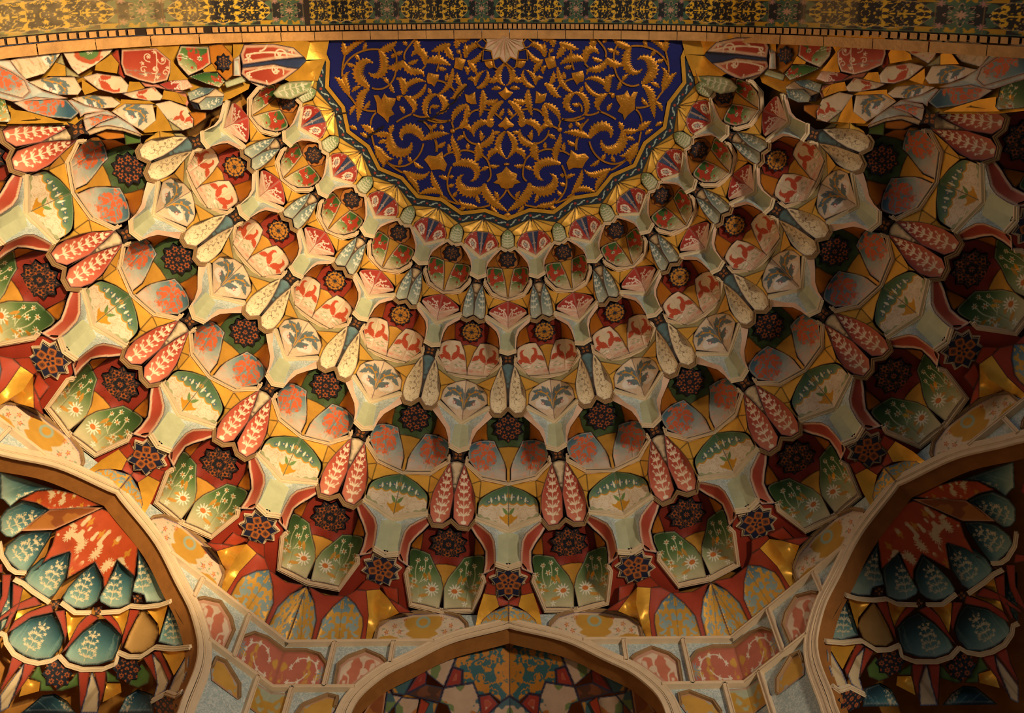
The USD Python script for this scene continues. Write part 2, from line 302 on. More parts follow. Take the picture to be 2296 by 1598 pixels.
# --- pairs of hanging petals
def t_blue(s, t, e):
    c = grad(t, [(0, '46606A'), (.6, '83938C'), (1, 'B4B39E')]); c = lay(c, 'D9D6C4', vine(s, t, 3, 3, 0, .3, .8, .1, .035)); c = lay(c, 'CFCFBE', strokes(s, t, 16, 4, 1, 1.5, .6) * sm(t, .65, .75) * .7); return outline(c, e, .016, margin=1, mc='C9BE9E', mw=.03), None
def t_cream(s, t, e):
    c = grad(t, [(0, 'E0C69A'), (1, 'E6D2AE')]); m = np.zeros(len(s)); g = np.random.default_rng(5)
    for i in range(5):
        x, y = .03 * math.sin(i * 2.2), .24 + i * .12; m = np.maximum(m, ring(s, t, x, y, .022 - .002 * i, .004)); m = np.maximum(m, disc(s, t, x, y, .008)); m = np.maximum(m, line(s, t, curve((x, y), (x + .09, y + .02), (x + .02, y + .11)), .004)); m = np.maximum(m, line(s, t, scroll(x - .07, y + .03, .035, i, .8), .0035)); m = np.maximum(m, line(s, t, scroll(x + .08, y - .02, .03, i + 2, .8, sgn=-1), .0035))
    m = np.maximum(m, leaf(s, t, 0, .1, 0, .24, .02)); c = lay(c, '4A382C', m * .7)
    d = sm(meshkit.noise(np.stack([s * 70, t * 70, s * 0], -1), 3), .78, .83) * sm(t, .6, .7); c = lay(c, '8A7450', d * .55); return outline(c, e, .008, c='5A4A58', margin=1, mw=.02, mc='E0C8A4'), None
def t_red(s, t, e):
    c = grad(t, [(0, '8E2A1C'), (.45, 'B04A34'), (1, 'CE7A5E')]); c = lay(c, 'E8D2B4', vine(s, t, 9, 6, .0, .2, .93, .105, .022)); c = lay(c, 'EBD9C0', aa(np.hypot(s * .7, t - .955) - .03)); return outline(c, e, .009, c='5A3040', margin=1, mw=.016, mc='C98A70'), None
# --- kite panels (s is |distance| from the fold)
def k_fan(s, t, e):
    x = np.abs(s); c = ground(s, 'A03024'); c = lay(c, 'C98A76', sm(t, .6, 1.0) * .8); c = lay(c, '2C3A5E', aa(x - .22 * (1 - t) ** 1.2 - .015)); c = lay(c, 'A9B2B4', strokes(x, t, 14, 2, 1, 1, .55) * aa(x - .17 * (1 - t) ** 1.3) * sm(t, .02, .1))
    md = np.hypot((x - .34) * 1.5 + (t - .5) * .5, (t - .5)); fz = nz(s, t, 16, 7); c = lay(c, 'E2D2BC', aa(np.abs(md - .17) - .11 * (fz - .28) * 1.6, .02)); c = lay(c, '6A6E78', aa(md - .10 * (.5 + fz), .02)); c = lay(c, 'D8C6B0', aa(np.abs(nz(s, t, 18, 3) - .5) - .05, .03) * aa(md - .12, .02)); c = lay(c, 'E4D4BE', strokes(x, t, 16, 6, 1, 1, .63) * aa(-(md - .2)) * sm(x, .2, .24) * (1 - sm(t, .8, .9)))
    return outline(c, e, .014, c='8E5A5A', margin=1, mw=.03), None
def k_pink(s, t, e):
    x = np.abs(s); lo = t - .62 + .35 * x; c = ground(s, 'A83A30'); c = lay(c, 'DDB098', sm(lo, -.06, .0)); m = np.zeros(len(s))
    for p in (scroll(.2, .36, .1, .5, .9), scroll(.36, .42, .08, 2.5, .9, sgn=-1), curve((.03, .6), (.1, .3), (.3, .28)), curve((.05, .62), (.25, .55), (.5, .42)), scroll(.12, .5, .06, 4, .8)): m = np.maximum(m, line(x, t, p, .016))
    for px, py in ((.12, .3), (.3, .25), (.26, .44), (.44, .38), (.1, .58)): m = np.maximum(m, flower(x, t, px, py, .045, 5))
    c = lay(c, 'EAD6C4', m * (1 - sm(lo, -.05, .02))); c = lay(c, 'E9D2BC', line(x, t, [(0, .68), (.6, .4)], .016)); c = lay(c, '8C9A92', strokes(s, t + .4 * x, 6, 11, 1, 5, .6) * sm(lo, .02, .06) * .6); c = lay(c, 'EBDCC6', strokes(s, t + .4 * x, 8, 13, 1, 5, .58) * sm(lo, .03, .08) * .8); c = lay(c, 'CC7A62', strokes(s, t + .4 * x, 8, 17, 1, 4, .64) * sm(lo, .03, .08) * .7)
    return outline(c, e, .012, c='7E4A4A', margin=1, mw=.02), None
def k_cream(s, t, e):
    x = np.abs(s); c = ground(s, 'DDC4A6'); m = np.maximum(leaf(x, t, .0, .74, .09, .18, .085, 6), leaf(x, t, .03, .36, .44, .24, .10, 7)); m = np.maximum(m, leaf(x, t, .03, .64, .27, .46, .07, 4)); m = np.maximum(m, leaf(x, t, .26, .30, .48, .48, .06, 3)); m = np.maximum(m, leaf(x, t, .1, .3, .22, .14, .05, 3))
    c = lay(c, 'EADFD2', aa(np.hypot(x - .21, (t - .58) * 1.1) - .17 * (.8 + .4 * nz(x, t, 7, 3)), .02)); c = lay(c, '5C6E74', m * .92); c = lay(c, 'C9963C', line(x, t, curve((.01, .66), (.05, .3), (.3, .27)), .012))
    for px, py in ((.1, .33), (.24, .27), (.34, .31), (.06, .5)): c = lay(c, 'CF8A34', flower(x, t, px, py, .035, 4))
    c = lay(c, 'C65A4A', flower(x, t, .22, .56, .05, 6)); c = lay(c, 'EADFD2', disc(x, t, .22, .56, .02)); c = lay(c, 'B9A27C', strokes(s, t + .5 * x, 5, 7, 1, 4, .54) * sm(t + .3 * x, .72, .8) * .8); c = lay(c, 'DE9A82', strokes(s, t + .5 * x, 7, 19, 1, 5, .62) * sm(t + .3 * x, .7, .8) * .8)
    return outline(c, e, .008, c='5A4A4A', margin=1, mw=.02), None
def k_green(s, t, e):
    x = np.abs(s); lim = .40 + .22 * x ** 1.3 * 0 - .0 + .05 * np.abs(np.sin(x * 17)) + .10 * x; c = grad(t + .0 * s, [(0, '3A5A34'), (.34, '5C7A5E'), (.5, '8C9A72'), (1, 'C4B48A')])
    for px, py in ((.12, .27), (.28, .30), (.42, .38)): c = lay(c, '3F5F78', flower(x, t, px, py, .055, 6)); c = lay(c, 'C9B48A', disc(x, t, px, py, .018))
    for a in ((.06, .36, .08, .18), (.2, .36, .22, .22), (.36, .40, .38, .28)): c = lay(c, 'DCD6BE', leaf(x, t, *a, .026, 3))
    tri = np.maximum(lim - t, t - (.93 - .45 * x) - .02 * np.sin(x * 40)); c = lay(c, 'CF9432', aa(np.abs(lim - t) - .03) * (x < .78)); c = lay(c, 'E2CFB4', aa(tri)); c = lay(c, 'B98A5A', aa(np.abs(nz(x, t, 11, 8) - .5) - .012, .012) * aa(tri + .03) * .6); c = lay(c, 'CDB492', aa(np.abs(nz(x, t, 17, 5) - .5) - .02, .02) * aa(tri + .02) * .7)
    h = np.maximum(np.maximum(.66 - t - .05 * np.cos(x * 24), t - .90 + x * .9), x - .19); c = lay(c, 'CF9328', aa(h)); c = lay(c, '6E8A4E', leaf(x, t, .02, .66, .13, .50, .035)); c = lay(c, 'C98A2E', aa(np.hypot(x, t - .24) - .05) * .8)
    return outline(c, e, .007, c='3C4038', margin=1, mw=.014, mc='B8A880'), None
def k_shield(s, t, e):
    c = grad(t, [(0, '6E8A5A'), (.6, '9AA67E'), (1, 'B9B896')]); c = lay(c, 'DDD6BC', vine(s, t, 2, 5, 0, .3, .95, .24, .05)); return outline(c, e, .02, c='6A6A4A', margin=1, mw=.05, mc='A9A480'), None
# --- star rosettes; s,t in units of the outer radius
def star_col(kind):
    def f(s, t, e):
        r, a = np.hypot(s, t), np.arctan2(t, s)
        if kind == 1: c = ground(s, '1E1E2C'); c = lay(c, 'A8672E', aa(np.abs(r - .45 - .14 * np.cos(8 * a)) - .035, .03)); c = lay(c, 'B97A3A', aa(np.abs(np.sin(4 * a)) * r - .03, .03) * (r < .55)); c = lay(c, '7A4A22', aa(r - .1, .03))
        elif kind == 2:
            c = ground(s, '1E2030'); c = lay(c, 'BC7F2C', aa(r - .80 - .08 * np.cos(10 * a), .03)); c = lay(c, '1E2030', aa(np.abs(np.abs(np.sin(5 * a)) * r - .13) - .03, .03) * (r < .74) * (r > .22)); c = lay(c, '2A2430', aa(np.hypot(r - .58, .0) - .07 * (.6 + .4 * np.cos(10 * a)), .03)); c = lay(c, '1E2838', aa(r - .17 - .05 * np.cos(10 * a), .03))
        else:
            c = ground(s, '131A26'); oc = 'A8562A'; n = 8 if kind == 3 else 6
            for k in range(n):
                x, y = .62 * math.cos(2 * math.pi * (k + .5) / n), .62 * math.sin(2 * math.pi * (k + .5) / n); q, w = np.hypot(s - x, t - y), np.arctan2(t - y, s - x)
                m = aa(q - .20 * (.78 + .22 * np.cos(6 * w)), .03); c = lay(c, oc, m); c = lay(c, '131A26', aa(q - .075, .03)); 
                if kind == 4: c = lay(c, '8A4A2A', aa(np.abs(q - .26 - .03 * np.cos(8 * w)) - .02, .03) * (1 - m))
                x, y = .36 * math.cos(2 * math.pi * k / n), .36 * math.sin(2 * math.pi * k / n); c = lay(c, oc, flower(s, t, x, y, .085, 5)); x, y = .86 * math.cos(2 * math.pi * k / n), .86 * math.sin(2 * math.pi * k / n); c = lay(c, oc, flower(s, t, x, y, .10, 4))
            c = lay(c, oc, flower(s, t, 0, 0, .16, 8)); c = lay(c, '131A26', disc(s, t, 0, 0, .05))
        return c, None
    return f
def star_loops(s, t, e):
    c = ground(s, '171F3C')
    for k in range(5):
        a = 2 * math.pi * k / 5 + math.pi / 2; x, y = s * math.cos(a) + t * math.sin(a), -s * math.sin(a) + t * math.cos(a)
        d = np.maximum(np.abs(x - .46), np.abs(y)) * .7 + np.hypot(x - .46, y) * .3; c = lay(c, 'B0622C', aa(np.abs(d - .17) - .055, .03)); c = lay(c, '7A4426', aa(np.abs(d - .07) - .025, .03)); c = lay(c, 'B0622C', aa(np.abs(y) - .05, .03) * (x > .05) * (x < .28))
    return c, None
def star_cross(s, t, e):
    c = ground(s, '2A2020'); x, y = (s + t) * .7071, (s - t) * .7071
    for u, v in ((x, y), (y, x)): c = lay(c, 'A8642E', aa(np.hypot(np.abs(u) - .42, v * 1.5) - .24, .05)); c = lay(c, '2A2020', aa(np.hypot(np.abs(u) - .44, v * 2) - .1, .05))
    return c, None
# ------------------------------------------------------------------ the masonry shell behind the rings
def revolve(prof, a0, a1, n=72):
    a = np.radians(np.linspace(a0, a1, n + 1)); V = np.array([(r * math.sin(t), r * math.cos(t), z) for r, z in prof for t in a]); m = n + 1; Fc = []
    for i in range(len(prof) - 1):
        for j in range(n): p = i * m + j; Fc += [(p, p + 1, p + m), (p + 1, p + m + 1, p + m)]
    return V, np.array(Fc)
V, Fc = revolve([(0, 10.2), (1.5, 10.15), (2.13, 9.95), (2.17, 9.52), (2.58, 9.25), (2.60, 8.8), (3.08, 8.5), (3.12, 7.95), (3.66, 7.6), (3.72, 7.0)], -92, 92)
tag(put('ceiling', V, Fc, 'ochre_shell', smooth=20), kind='structure')
# outlines of one cell of each ring, in the cell's own frame: x sideways, y outward from the vault's axis, z up (metres)
TIER = {
 3: {
  'sstar': [[0.0,2.347,8.72],[0.051,2.326,8.72],[0.039,2.374,8.72],[0.052,2.423,8.72],[0.0,2.408,8.72]],
  'wedge': [[0.0,2.408,8.72],[0.052,2.423,8.72],[0.032,2.458,8.615],[0.016,2.499,8.51],[0.008,2.54,8.384],[0.0,2.605,8.3]],
  'petal': [[0.052,2.423,8.72],[0.085,2.479,8.657],[0.116,2.517,8.573],[0.136,2.542,8.468],[0.142,2.574,8.384],[0.137,2.609,8.3],[0.107,2.65,8.287],[0.055,2.656,8.287],[0.007,2.609,8.3],[0.008,2.54,8.384],[0.016,2.499,8.51],[0.032,2.458,8.615]],
  'mould': [[0.0,2.609,8.3],[0.055,2.66,8.287],[0.107,2.656,8.287],[0.141,2.613,8.3],[0.349,2.739,8.3]],
  'diam': [[0.0,2.57,8.72],[0.08,2.562,8.636],[0.153,2.559,8.531],[0.173,2.566,8.447],[0.181,2.587,8.321],[0.0,2.752,8.3]],
  'rimK': [[0.052,2.427,8.72],[0.179,2.527,8.72],[0.347,2.539,8.72]],
  'gold': [[[0.052,2.427,8.72],[0.179,2.527,8.72],[0.347,2.542,8.72],[0.248,2.554,8.636],[0.092,2.486,8.657]],[[0.089,2.486,8.657],[0.255,2.554,8.636],[0.2,2.529,8.51],[0.135,2.515,8.405]],[[0.135,2.515,8.405],[0.2,2.529,8.51],[0.164,2.567,8.447],[0.158,2.587,8.308],[0.137,2.609,8.3],[0.142,2.574,8.384]]],
  'stem': [[0.0,2.763,8.291],[0.052,2.756,8.255],[0.064,2.744,7.85],[0.0,2.777,7.85]],
  'flank': [[0.0,2.763,8.291],[0.202,2.613,8.291],[0.147,2.685,8.21],[0.085,2.714,8.098],[0.074,2.734,7.963],[0.071,2.744,7.85],[0.064,2.744,7.85],[0.052,2.756,8.255]],
  'soff': [[0.202,2.613,8.291],[0.246,2.66,8.291],[0.177,2.704,8.21],[0.119,2.714,8.075],[0.091,2.725,7.94],[0.08,2.75,7.85],[0.071,2.744,7.85],[0.074,2.734,7.963],[0.085,2.714,8.098],[0.147,2.685,8.21]],
  'S': [[0.0,2.7713,8.3168],0.1247,10],
  'collar': [[0.0,2.63,8.313],[0.107,2.677,8.3],[0.162,2.73,8.3],[0.166,2.824,8.3],[0.16,2.886,8.3],[0.108,2.885,8.282],[0.083,2.929,8.255],[0.0,2.93,8.273]],
  'npetal': [[0.108,2.885,8.282],[0.207,2.856,8.246],[0.293,2.792,8.03],[0.304,2.809,7.963],[0.292,2.858,7.881],[0.203,2.975,7.85],[0.117,2.998,7.85],[0.017,3.02,7.85],[0.017,2.972,7.963],[0.031,2.968,8.075],[0.058,2.948,8.174],[0.087,2.925,8.246]],
  'nwedge': [[0.0,2.93,8.273],[0.083,2.929,8.255],[0.058,2.948,8.174],[0.031,2.968,8.075],[0.013,2.972,7.963],[0.013,3.02,7.85],[0.0,3.024,7.85]],
  'side': [[0.11,2.665,8.3],[0.178,2.704,8.21],[0.236,2.706,8.075],[0.266,2.713,7.94],[0.28,2.737,7.85],[0.304,2.806,7.85],[0.304,2.809,7.963],[0.293,2.792,8.03],[0.207,2.856,8.246],[0.16,2.886,8.3],[0.166,2.824,8.3],[0.162,2.73,8.3]],
  'rim': [[0.304,2.82,7.85],[0.315,2.861,7.85],[0.2,2.983,7.85],[0.0,3.035,7.85]],
 },
 2: {
  'sstar': [[0.0,1.926,9.42],[0.042,1.91,9.42],[0.033,1.94,9.42],[0.05,1.978,9.42],[0.0,1.973,9.42]],
  'wedge': [[0.0,1.973,9.42],[0.042,1.981,9.42],[0.015,2.033,9.34],[0.0,2.081,9.244],[0.0,2.147,9.116],[0.0,2.146,9.1]],
  'petal': [[0.046,1.98,9.42],[0.069,2.024,9.356],[0.089,2.075,9.244],[0.096,2.13,9.132],[0.091,2.166,9.1],[0.058,2.176,9.089],[0.0,2.145,9.1],[0.0,2.081,9.244],[0.015,2.033,9.34]],
  'mould': [[0.0,2.157,9.1],[0.051,2.187,9.089],[0.096,2.17,9.089],[0.093,2.161,9.1],[0.297,2.253,9.1]],
  'diam': [[0.0,2.119,9.42],[0.075,2.124,9.34],[0.152,2.135,9.244],[0.158,2.143,9.164],[0.0,2.265,9.1]],
  'gold': [[[0.046,1.98,9.42],[0.085,2.049,9.42],[0.154,2.089,9.42],[0.114,2.128,9.228],[0.082,2.053,9.292]],[[0.154,2.089,9.42],[0.277,2.101,9.42],[0.199,2.116,9.34],[0.114,2.128,9.228]],[[0.082,2.053,9.292],[0.114,2.128,9.228],[0.114,2.145,9.164],[0.093,2.161,9.1],[0.091,2.166,9.1],[0.096,2.13,9.132],[0.089,2.075,9.244]]],
  'stem': [[0.0,2.278,9.092],[0.051,2.279,9.043],[0.055,2.302,8.72],[0.0,2.32,8.72]],
  'flank': [[0.0,2.278,9.092],[0.176,2.161,9.092],[0.131,2.182,9.043],[0.079,2.203,8.948],[0.061,2.226,8.853],[0.058,2.302,8.72],[0.055,2.302,8.72],[0.051,2.279,9.043]],
  'soff': [[0.176,2.161,9.092],[0.19,2.184,9.092],[0.146,2.199,9.024],[0.094,2.215,8.929],[0.072,2.238,8.834],[0.062,2.309,8.72],[0.058,2.302,8.72],[0.061,2.226,8.853],[0.079,2.203,8.948],[0.131,2.182,9.043]],
  'S': [[0.0,2.2843,9.1128],0.0971,10],
  'collar': [[0.0,2.18,9.11],[0.087,2.198,9.1],[0.14,2.247,9.1],[0.136,2.315,9.1],[0.131,2.372,9.092],[0.081,2.381,9.081],[0.062,2.408,9.062],[0.0,2.398,9.077]],
  'npetal': [[0.081,2.381,9.081],[0.157,2.358,9.043],[0.23,2.325,8.872],[0.236,2.342,8.815],[0.244,2.398,8.747],[0.171,2.516,8.72],[0.093,2.525,8.72],[0.0,2.528,8.72],[0.0,2.502,8.815],[0.02,2.472,8.91],[0.039,2.436,9.005]],
  'nwedge': [[0.0,2.398,9.077],[0.062,2.408,9.062],[0.039,2.436,9.005],[0.02,2.472,8.91],[0.0,2.502,8.815],[0.0,2.531,8.72],[0.0,2.532,8.72]],
  'side': [[0.099,2.197,9.1],[0.135,2.199,9.024],[0.191,2.208,8.929],[0.217,2.228,8.834],[0.237,2.297,8.72],[0.248,2.342,8.72],[0.236,2.342,8.815],[0.23,2.325,8.872],[0.157,2.358,9.043],[0.131,2.372,9.092],[0.136,2.315,9.1],[0.14,2.247,9.1]],
  'rim': [[0.248,2.342,8.72],[0.263,2.398,8.72],[0.169,2.528,8.72],[0.0,2.544,8.72]],
 },
 1: {
  'shield': [[0.0,1.639,9.96],[0.035,1.656,9.936],[0.058,1.691,9.9],[0.056,1.758,9.84],[0.031,1.774,9.84],[0.0,1.786,9.84]],
  'fan': [[0.0,1.672,9.96],[0.055,1.667,9.948],[0.104,1.685,9.936],[0.148,1.736,9.876],[0.147,1.77,9.84],[0.0,1.866,9.84]],
  'mould': [[0.0,1.79,9.84],[0.031,1.778,9.84],[0.058,1.762,9.84],[0.085,1.778,9.84],[0.241,1.858,9.84]],
  'gold': [[[0.0,1.644,9.996],[0.197,1.556,9.996],[0.035,1.656,9.936]],[[0.197,1.556,9.996],[0.117,1.684,9.936],[0.062,1.683,9.9],[0.035,1.656,9.936]],[[0.197,1.556,9.996],[0.163,1.66,9.948],[0.117,1.684,9.936]],[[0.197,1.556,9.996],[0.238,1.655,9.96],[0.163,1.66,9.948]],[[0.062,1.683,9.9],[0.117,1.684,9.936],[0.079,1.74,9.876],[0.085,1.774,9.84],[0.058,1.758,9.84]]],
  'stem': [[0.0,1.88,9.832],[0.052,1.867,9.756],[0.057,1.892,9.42],[0.0,1.919,9.42]],
  'flank': [[0.0,1.88,9.832],[0.148,1.776,9.832],[0.107,1.818,9.777],[0.067,1.852,9.672],[0.059,1.87,9.567],[0.061,1.892,9.42],[0.057,1.892,9.42],[0.052,1.867,9.756]],
  'soff': [[0.148,1.776,9.832],[0.172,1.781,9.832],[0.12,1.822,9.756],[0.079,1.857,9.651],[0.067,1.87,9.546],[0.063,1.896,9.42],[0.061,1.892,9.42],[0.059,1.87,9.567],[0.067,1.852,9.672],[0.107,1.818,9.777]],
  'S': [[0.0,1.8679,9.8448],0.077,8],
  'collar': [[0.0,1.796,9.845],[0.062,1.798,9.84],[0.105,1.859,9.827],[0.085,1.92,9.815],[0.05,1.947,9.798],[0.0,1.945,9.806]],
  'npetal': [[0.05,1.947,9.798],[0.116,1.912,9.735],[0.178,1.866,9.567],[0.181,1.911,9.483],[0.173,1.957,9.441],[0.128,2.029,9.42],[0.068,2.072,9.42],[0.006,2.092,9.42],[0.011,2.054,9.525],[0.027,2.001,9.672]],
  'nwedge': [[0.0,1.945,9.806],[0.05,1.947,9.798],[0.027,2.001,9.672],[0.011,2.054,9.525],[0.005,2.092,9.42],[0.0,2.096,9.42]],
  'side': [[0.062,1.79,9.84],[0.119,1.822,9.756],[0.164,1.851,9.651],[0.178,1.863,9.546],[0.185,1.888,9.42],[0.191,1.927,9.42],[0.181,1.911,9.483],[0.178,1.866,9.567],[0.116,1.912,9.735],[0.05,1.947,9.798],[0.085,1.92,9.815],[0.105,1.859,9.827]],
  'rim': [[0.191,1.927,9.42],[0.191,1.958,9.42],[0.132,2.056,9.42],[0.0,2.104,9.42]],
 },
 4: {
  'sstar': [[0.0,2.794,7.85],[0.053,2.774,7.85],[0.044,2.815,7.85],[0.054,2.873,7.85],[0.0,2.868,7.85]],
  'wedge': [[0.0,2.868,7.85],[0.051,2.881,7.85],[0.022,2.947,7.733],[0.0,3.019,7.596],[0.0,3.126,7.46],[0.0,3.134,7.46]],
  'petal': [[0.051,2.881,7.85],[0.095,2.943,7.792],[0.121,2.973,7.713],[0.155,3.008,7.596],[0.165,3.053,7.479],[0.156,3.12,7.46],[0.126,3.178,7.447],[0.059,3.175,7.447],[0.013,3.129,7.46],[0.0,3.018,7.597],[0.025,2.947,7.733]],
  'mould': [[0.0,3.141,7.46],[0.056,3.183,7.447],[0.13,3.185,7.447],[0.17,3.118,7.46],[0.42,3.192,7.46]],
  'diam': [[0.0,3.046,7.85],[0.112,3.044,7.752],[0.196,3.048,7.655],[0.219,3.068,7.597],[0.221,3.102,7.472],[0.0,3.213,7.46]],
  'gold': [[[0.055,2.884,7.85],[0.19,3.009,7.85],[0.121,2.973,7.713]],[[0.121,2.973,7.713],[0.19,3.009,7.85],[0.188,3.035,7.616],[0.152,2.987,7.558]],[[0.19,3.009,7.85],[0.398,3.02,7.85],[0.281,3.032,7.752],[0.188,3.035,7.616]],[[0.152,2.987,7.558],[0.188,3.035,7.616],[0.174,3.07,7.597],[0.177,3.105,7.472],[0.17,3.118,7.46],[0.165,3.053,7.479]]],
  'stem': [[0.0,3.222,7.451],[0.074,3.219,7.407],[0.075,3.222,7.02],[0.0,3.25,7.02]],
  'flank': [[0.0,3.222,7.451],[0.244,3.12,7.451],[0.179,3.15,7.407],[0.12,3.163,7.328],[0.094,3.174,7.24],[0.084,3.193,7.108],[0.083,3.222,7.02],[0.075,3.222,7.02],[0.074,3.219,7.407]],
  'soff': [[0.244,3.12,7.451],[0.279,3.171,7.451],[0.237,3.215,7.394],[0.191,3.25,7.328],[0.164,3.269,7.262],[0.162,3.284,7.13],[0.175,3.31,7.02],[0.092,3.268,7.02],[0.083,3.222,7.02],[0.084,3.193,7.108],[0.094,3.174,7.24],[0.12,3.163,7.328],[0.179,3.15,7.407]],
  'S': [[0.0,3.3313,7.4756],0.1409,10],
  'bigstar': [[0.0,3.3744,7.02],0.1285,10],
  'collar': [[0.0,3.169,7.472],[0.135,3.199,7.46],[0.186,3.271,7.46],[0.195,3.414,7.451],[0.124,3.43,7.434],[0.084,3.486,7.394],[0.0,3.495,7.425]],
  'npetal': [[0.124,3.43,7.434],[0.194,3.393,7.416],[0.264,3.289,7.262],[0.275,3.311,7.174],[0.27,3.353,7.064],[0.212,3.582,7.02],[0.113,3.594,7.02],[0.014,3.613,7.02],[0.0,3.537,7.174],[0.026,3.518,7.284],[0.084,3.486,7.394]],
  'nwedge': [[0.0,3.495,7.425],[0.084,3.486,7.394],[0.026,3.518,7.284],[0.0,3.537,7.174],[0.0,3.613,7.02],[0.0,3.619,7.02]],
  'side': [[0.132,3.178,7.46],[0.176,3.219,7.394],[0.228,3.247,7.328],[0.258,3.263,7.262],[0.262,3.277,7.13],[0.252,3.305,7.02],[0.27,3.355,7.055],[0.275,3.311,7.174],[0.264,3.289,7.262],[0.194,3.393,7.416],[0.186,3.271,7.46]],
  'rim': [[0.256,3.311,7.02],[0.273,3.343,7.02],[0.217,3.596,7.02],[0.0,3.63,7.02]],
 },
}
# ------------------------------------------------------------------ the muqarnas rings
def mirror_full(P):
    P = np.asarray(P, float); Q = P[::-1] * MIR; Q = Q[np.abs(Q[:, 0]) > 1e-6]; return np.vstack([P, Q])
def star_outline(c, R, n, inner=.76, ph=0.):
    a = np.arange(2 * n) * math.pi / n + ph; r = np.where(np.arange(2 * n) % 2 == 0, R, R * inner)
    return np.stack([c[0] + r * np.cos(a), c[1] + r * np.sin(a), np.full(2 * n, c[2])], 1)
def painted(name, P, fn, top, bot, parent, org, d, bulge=.0, crease=None, mirror=True, rnd=(), res=.0045, thick=.03):
    P = rounded(P, rnd) if rnd else np.asarray(P, float)
    cr = []
    if crease is not None: cr = [(top + d * crease, bot + d * crease)]
    o = patch(P, d, res, bulge, thick, cr, k='round'); s, t, e = frame(o, top, bot); c, g = fn(s, t, e)
    r = [emit(name, o, 'paint', parent, org, c, g)]
    if mirror: r.append(emit(name, o, 'paint', parent, org, c, g, mirror=True))
    return r
def flat(name, P, mat, parent, org, d, bulge=0., mirror=True, res=.02, thick=.03, col=None, rnd=(), gl=0.):
    P = rounded(P, rnd) if rnd else np.asarray(P, float)
    o = patch(P, d, res, bulge, thick)
    kw = {}
    if col is not None:
        c = outline(ground(o.edge, col), o.edge, .004, '35261C'); c = c if False else lay(ground(o.edge, col), '3A2A20', .8 * aa(o.edge - .0035, .004)); kw = dict(col=c, gilt=np.full(len(c), gl)); mat = 'paint'
    emit(name, o, mat, parent, org, **kw)
    if mirror: emit(name, o, mat, parent, org, mirror=True, **kw)
ORD = ['', 'first', 'second', 'third', 'fourth', 'fifth', 'sixth', 'seventh']
def place_words(a):
    """where a cell stands along its ring, counted from the vault's centre line"""
    if abs(a) < 1: return 'on the centre line'
    k = int(abs(a) // 15 + (1 if abs(a) % 15 < 1 else 1)); k = int(round(abs(a) / 15 + (.5 if abs(abs(a) % 15 - 7.5) < 1 else 0)))
    return f"{ORD[k]} {'left' if a < 0 else 'right'} of the centre line"
RING = {1: 'top ring', 2: 'second ring', 3: 'third ring', 4: 'lowest ring'}
PET = {1: ('green', p_green1), 2: ('cream heart-painted', p_heart), 3: ('blue and coral', p_coral), 4: ('daisy-painted green', p_daisy)}
TWIN = {2: ('blue-grey', t_blue), 3: ('cream vine-painted', t_cream), 4: ('red branch-painted', t_red)}
KITE = {1: ('red fan', k_fan), 2: ('pink scrolled kite', k_pink), 3: ('cream leaf-painted kite', k_cream), 4: ('green and gold kite', k_green)}
COLLAR = {1: 'A8641F', 2: '8C2A18', 3: '3C5430', 4: '84281A'}
GOLDC = {1: 'C9923A', 2: 'D9A23C', 3: 'E0A83E', 4: 'DDA53A'}
TW = {1: 'leaf shields', 2: 'blue-grey petals', 3: 'cream petals', 4: 'red petals'}
protos = {}
def ring_set(key, build, angles, labelf, group, r0, z0):
    for a in angles:
        lab = labelf(a); loc = (r0 * math.sin(math.radians(a)), r0 * math.cos(math.radians(a)), z0)
        if key not in protos: protos[key] = build(lab, loc, -a, group)
        else: dup(protos[key], lab, loc, -a, group)
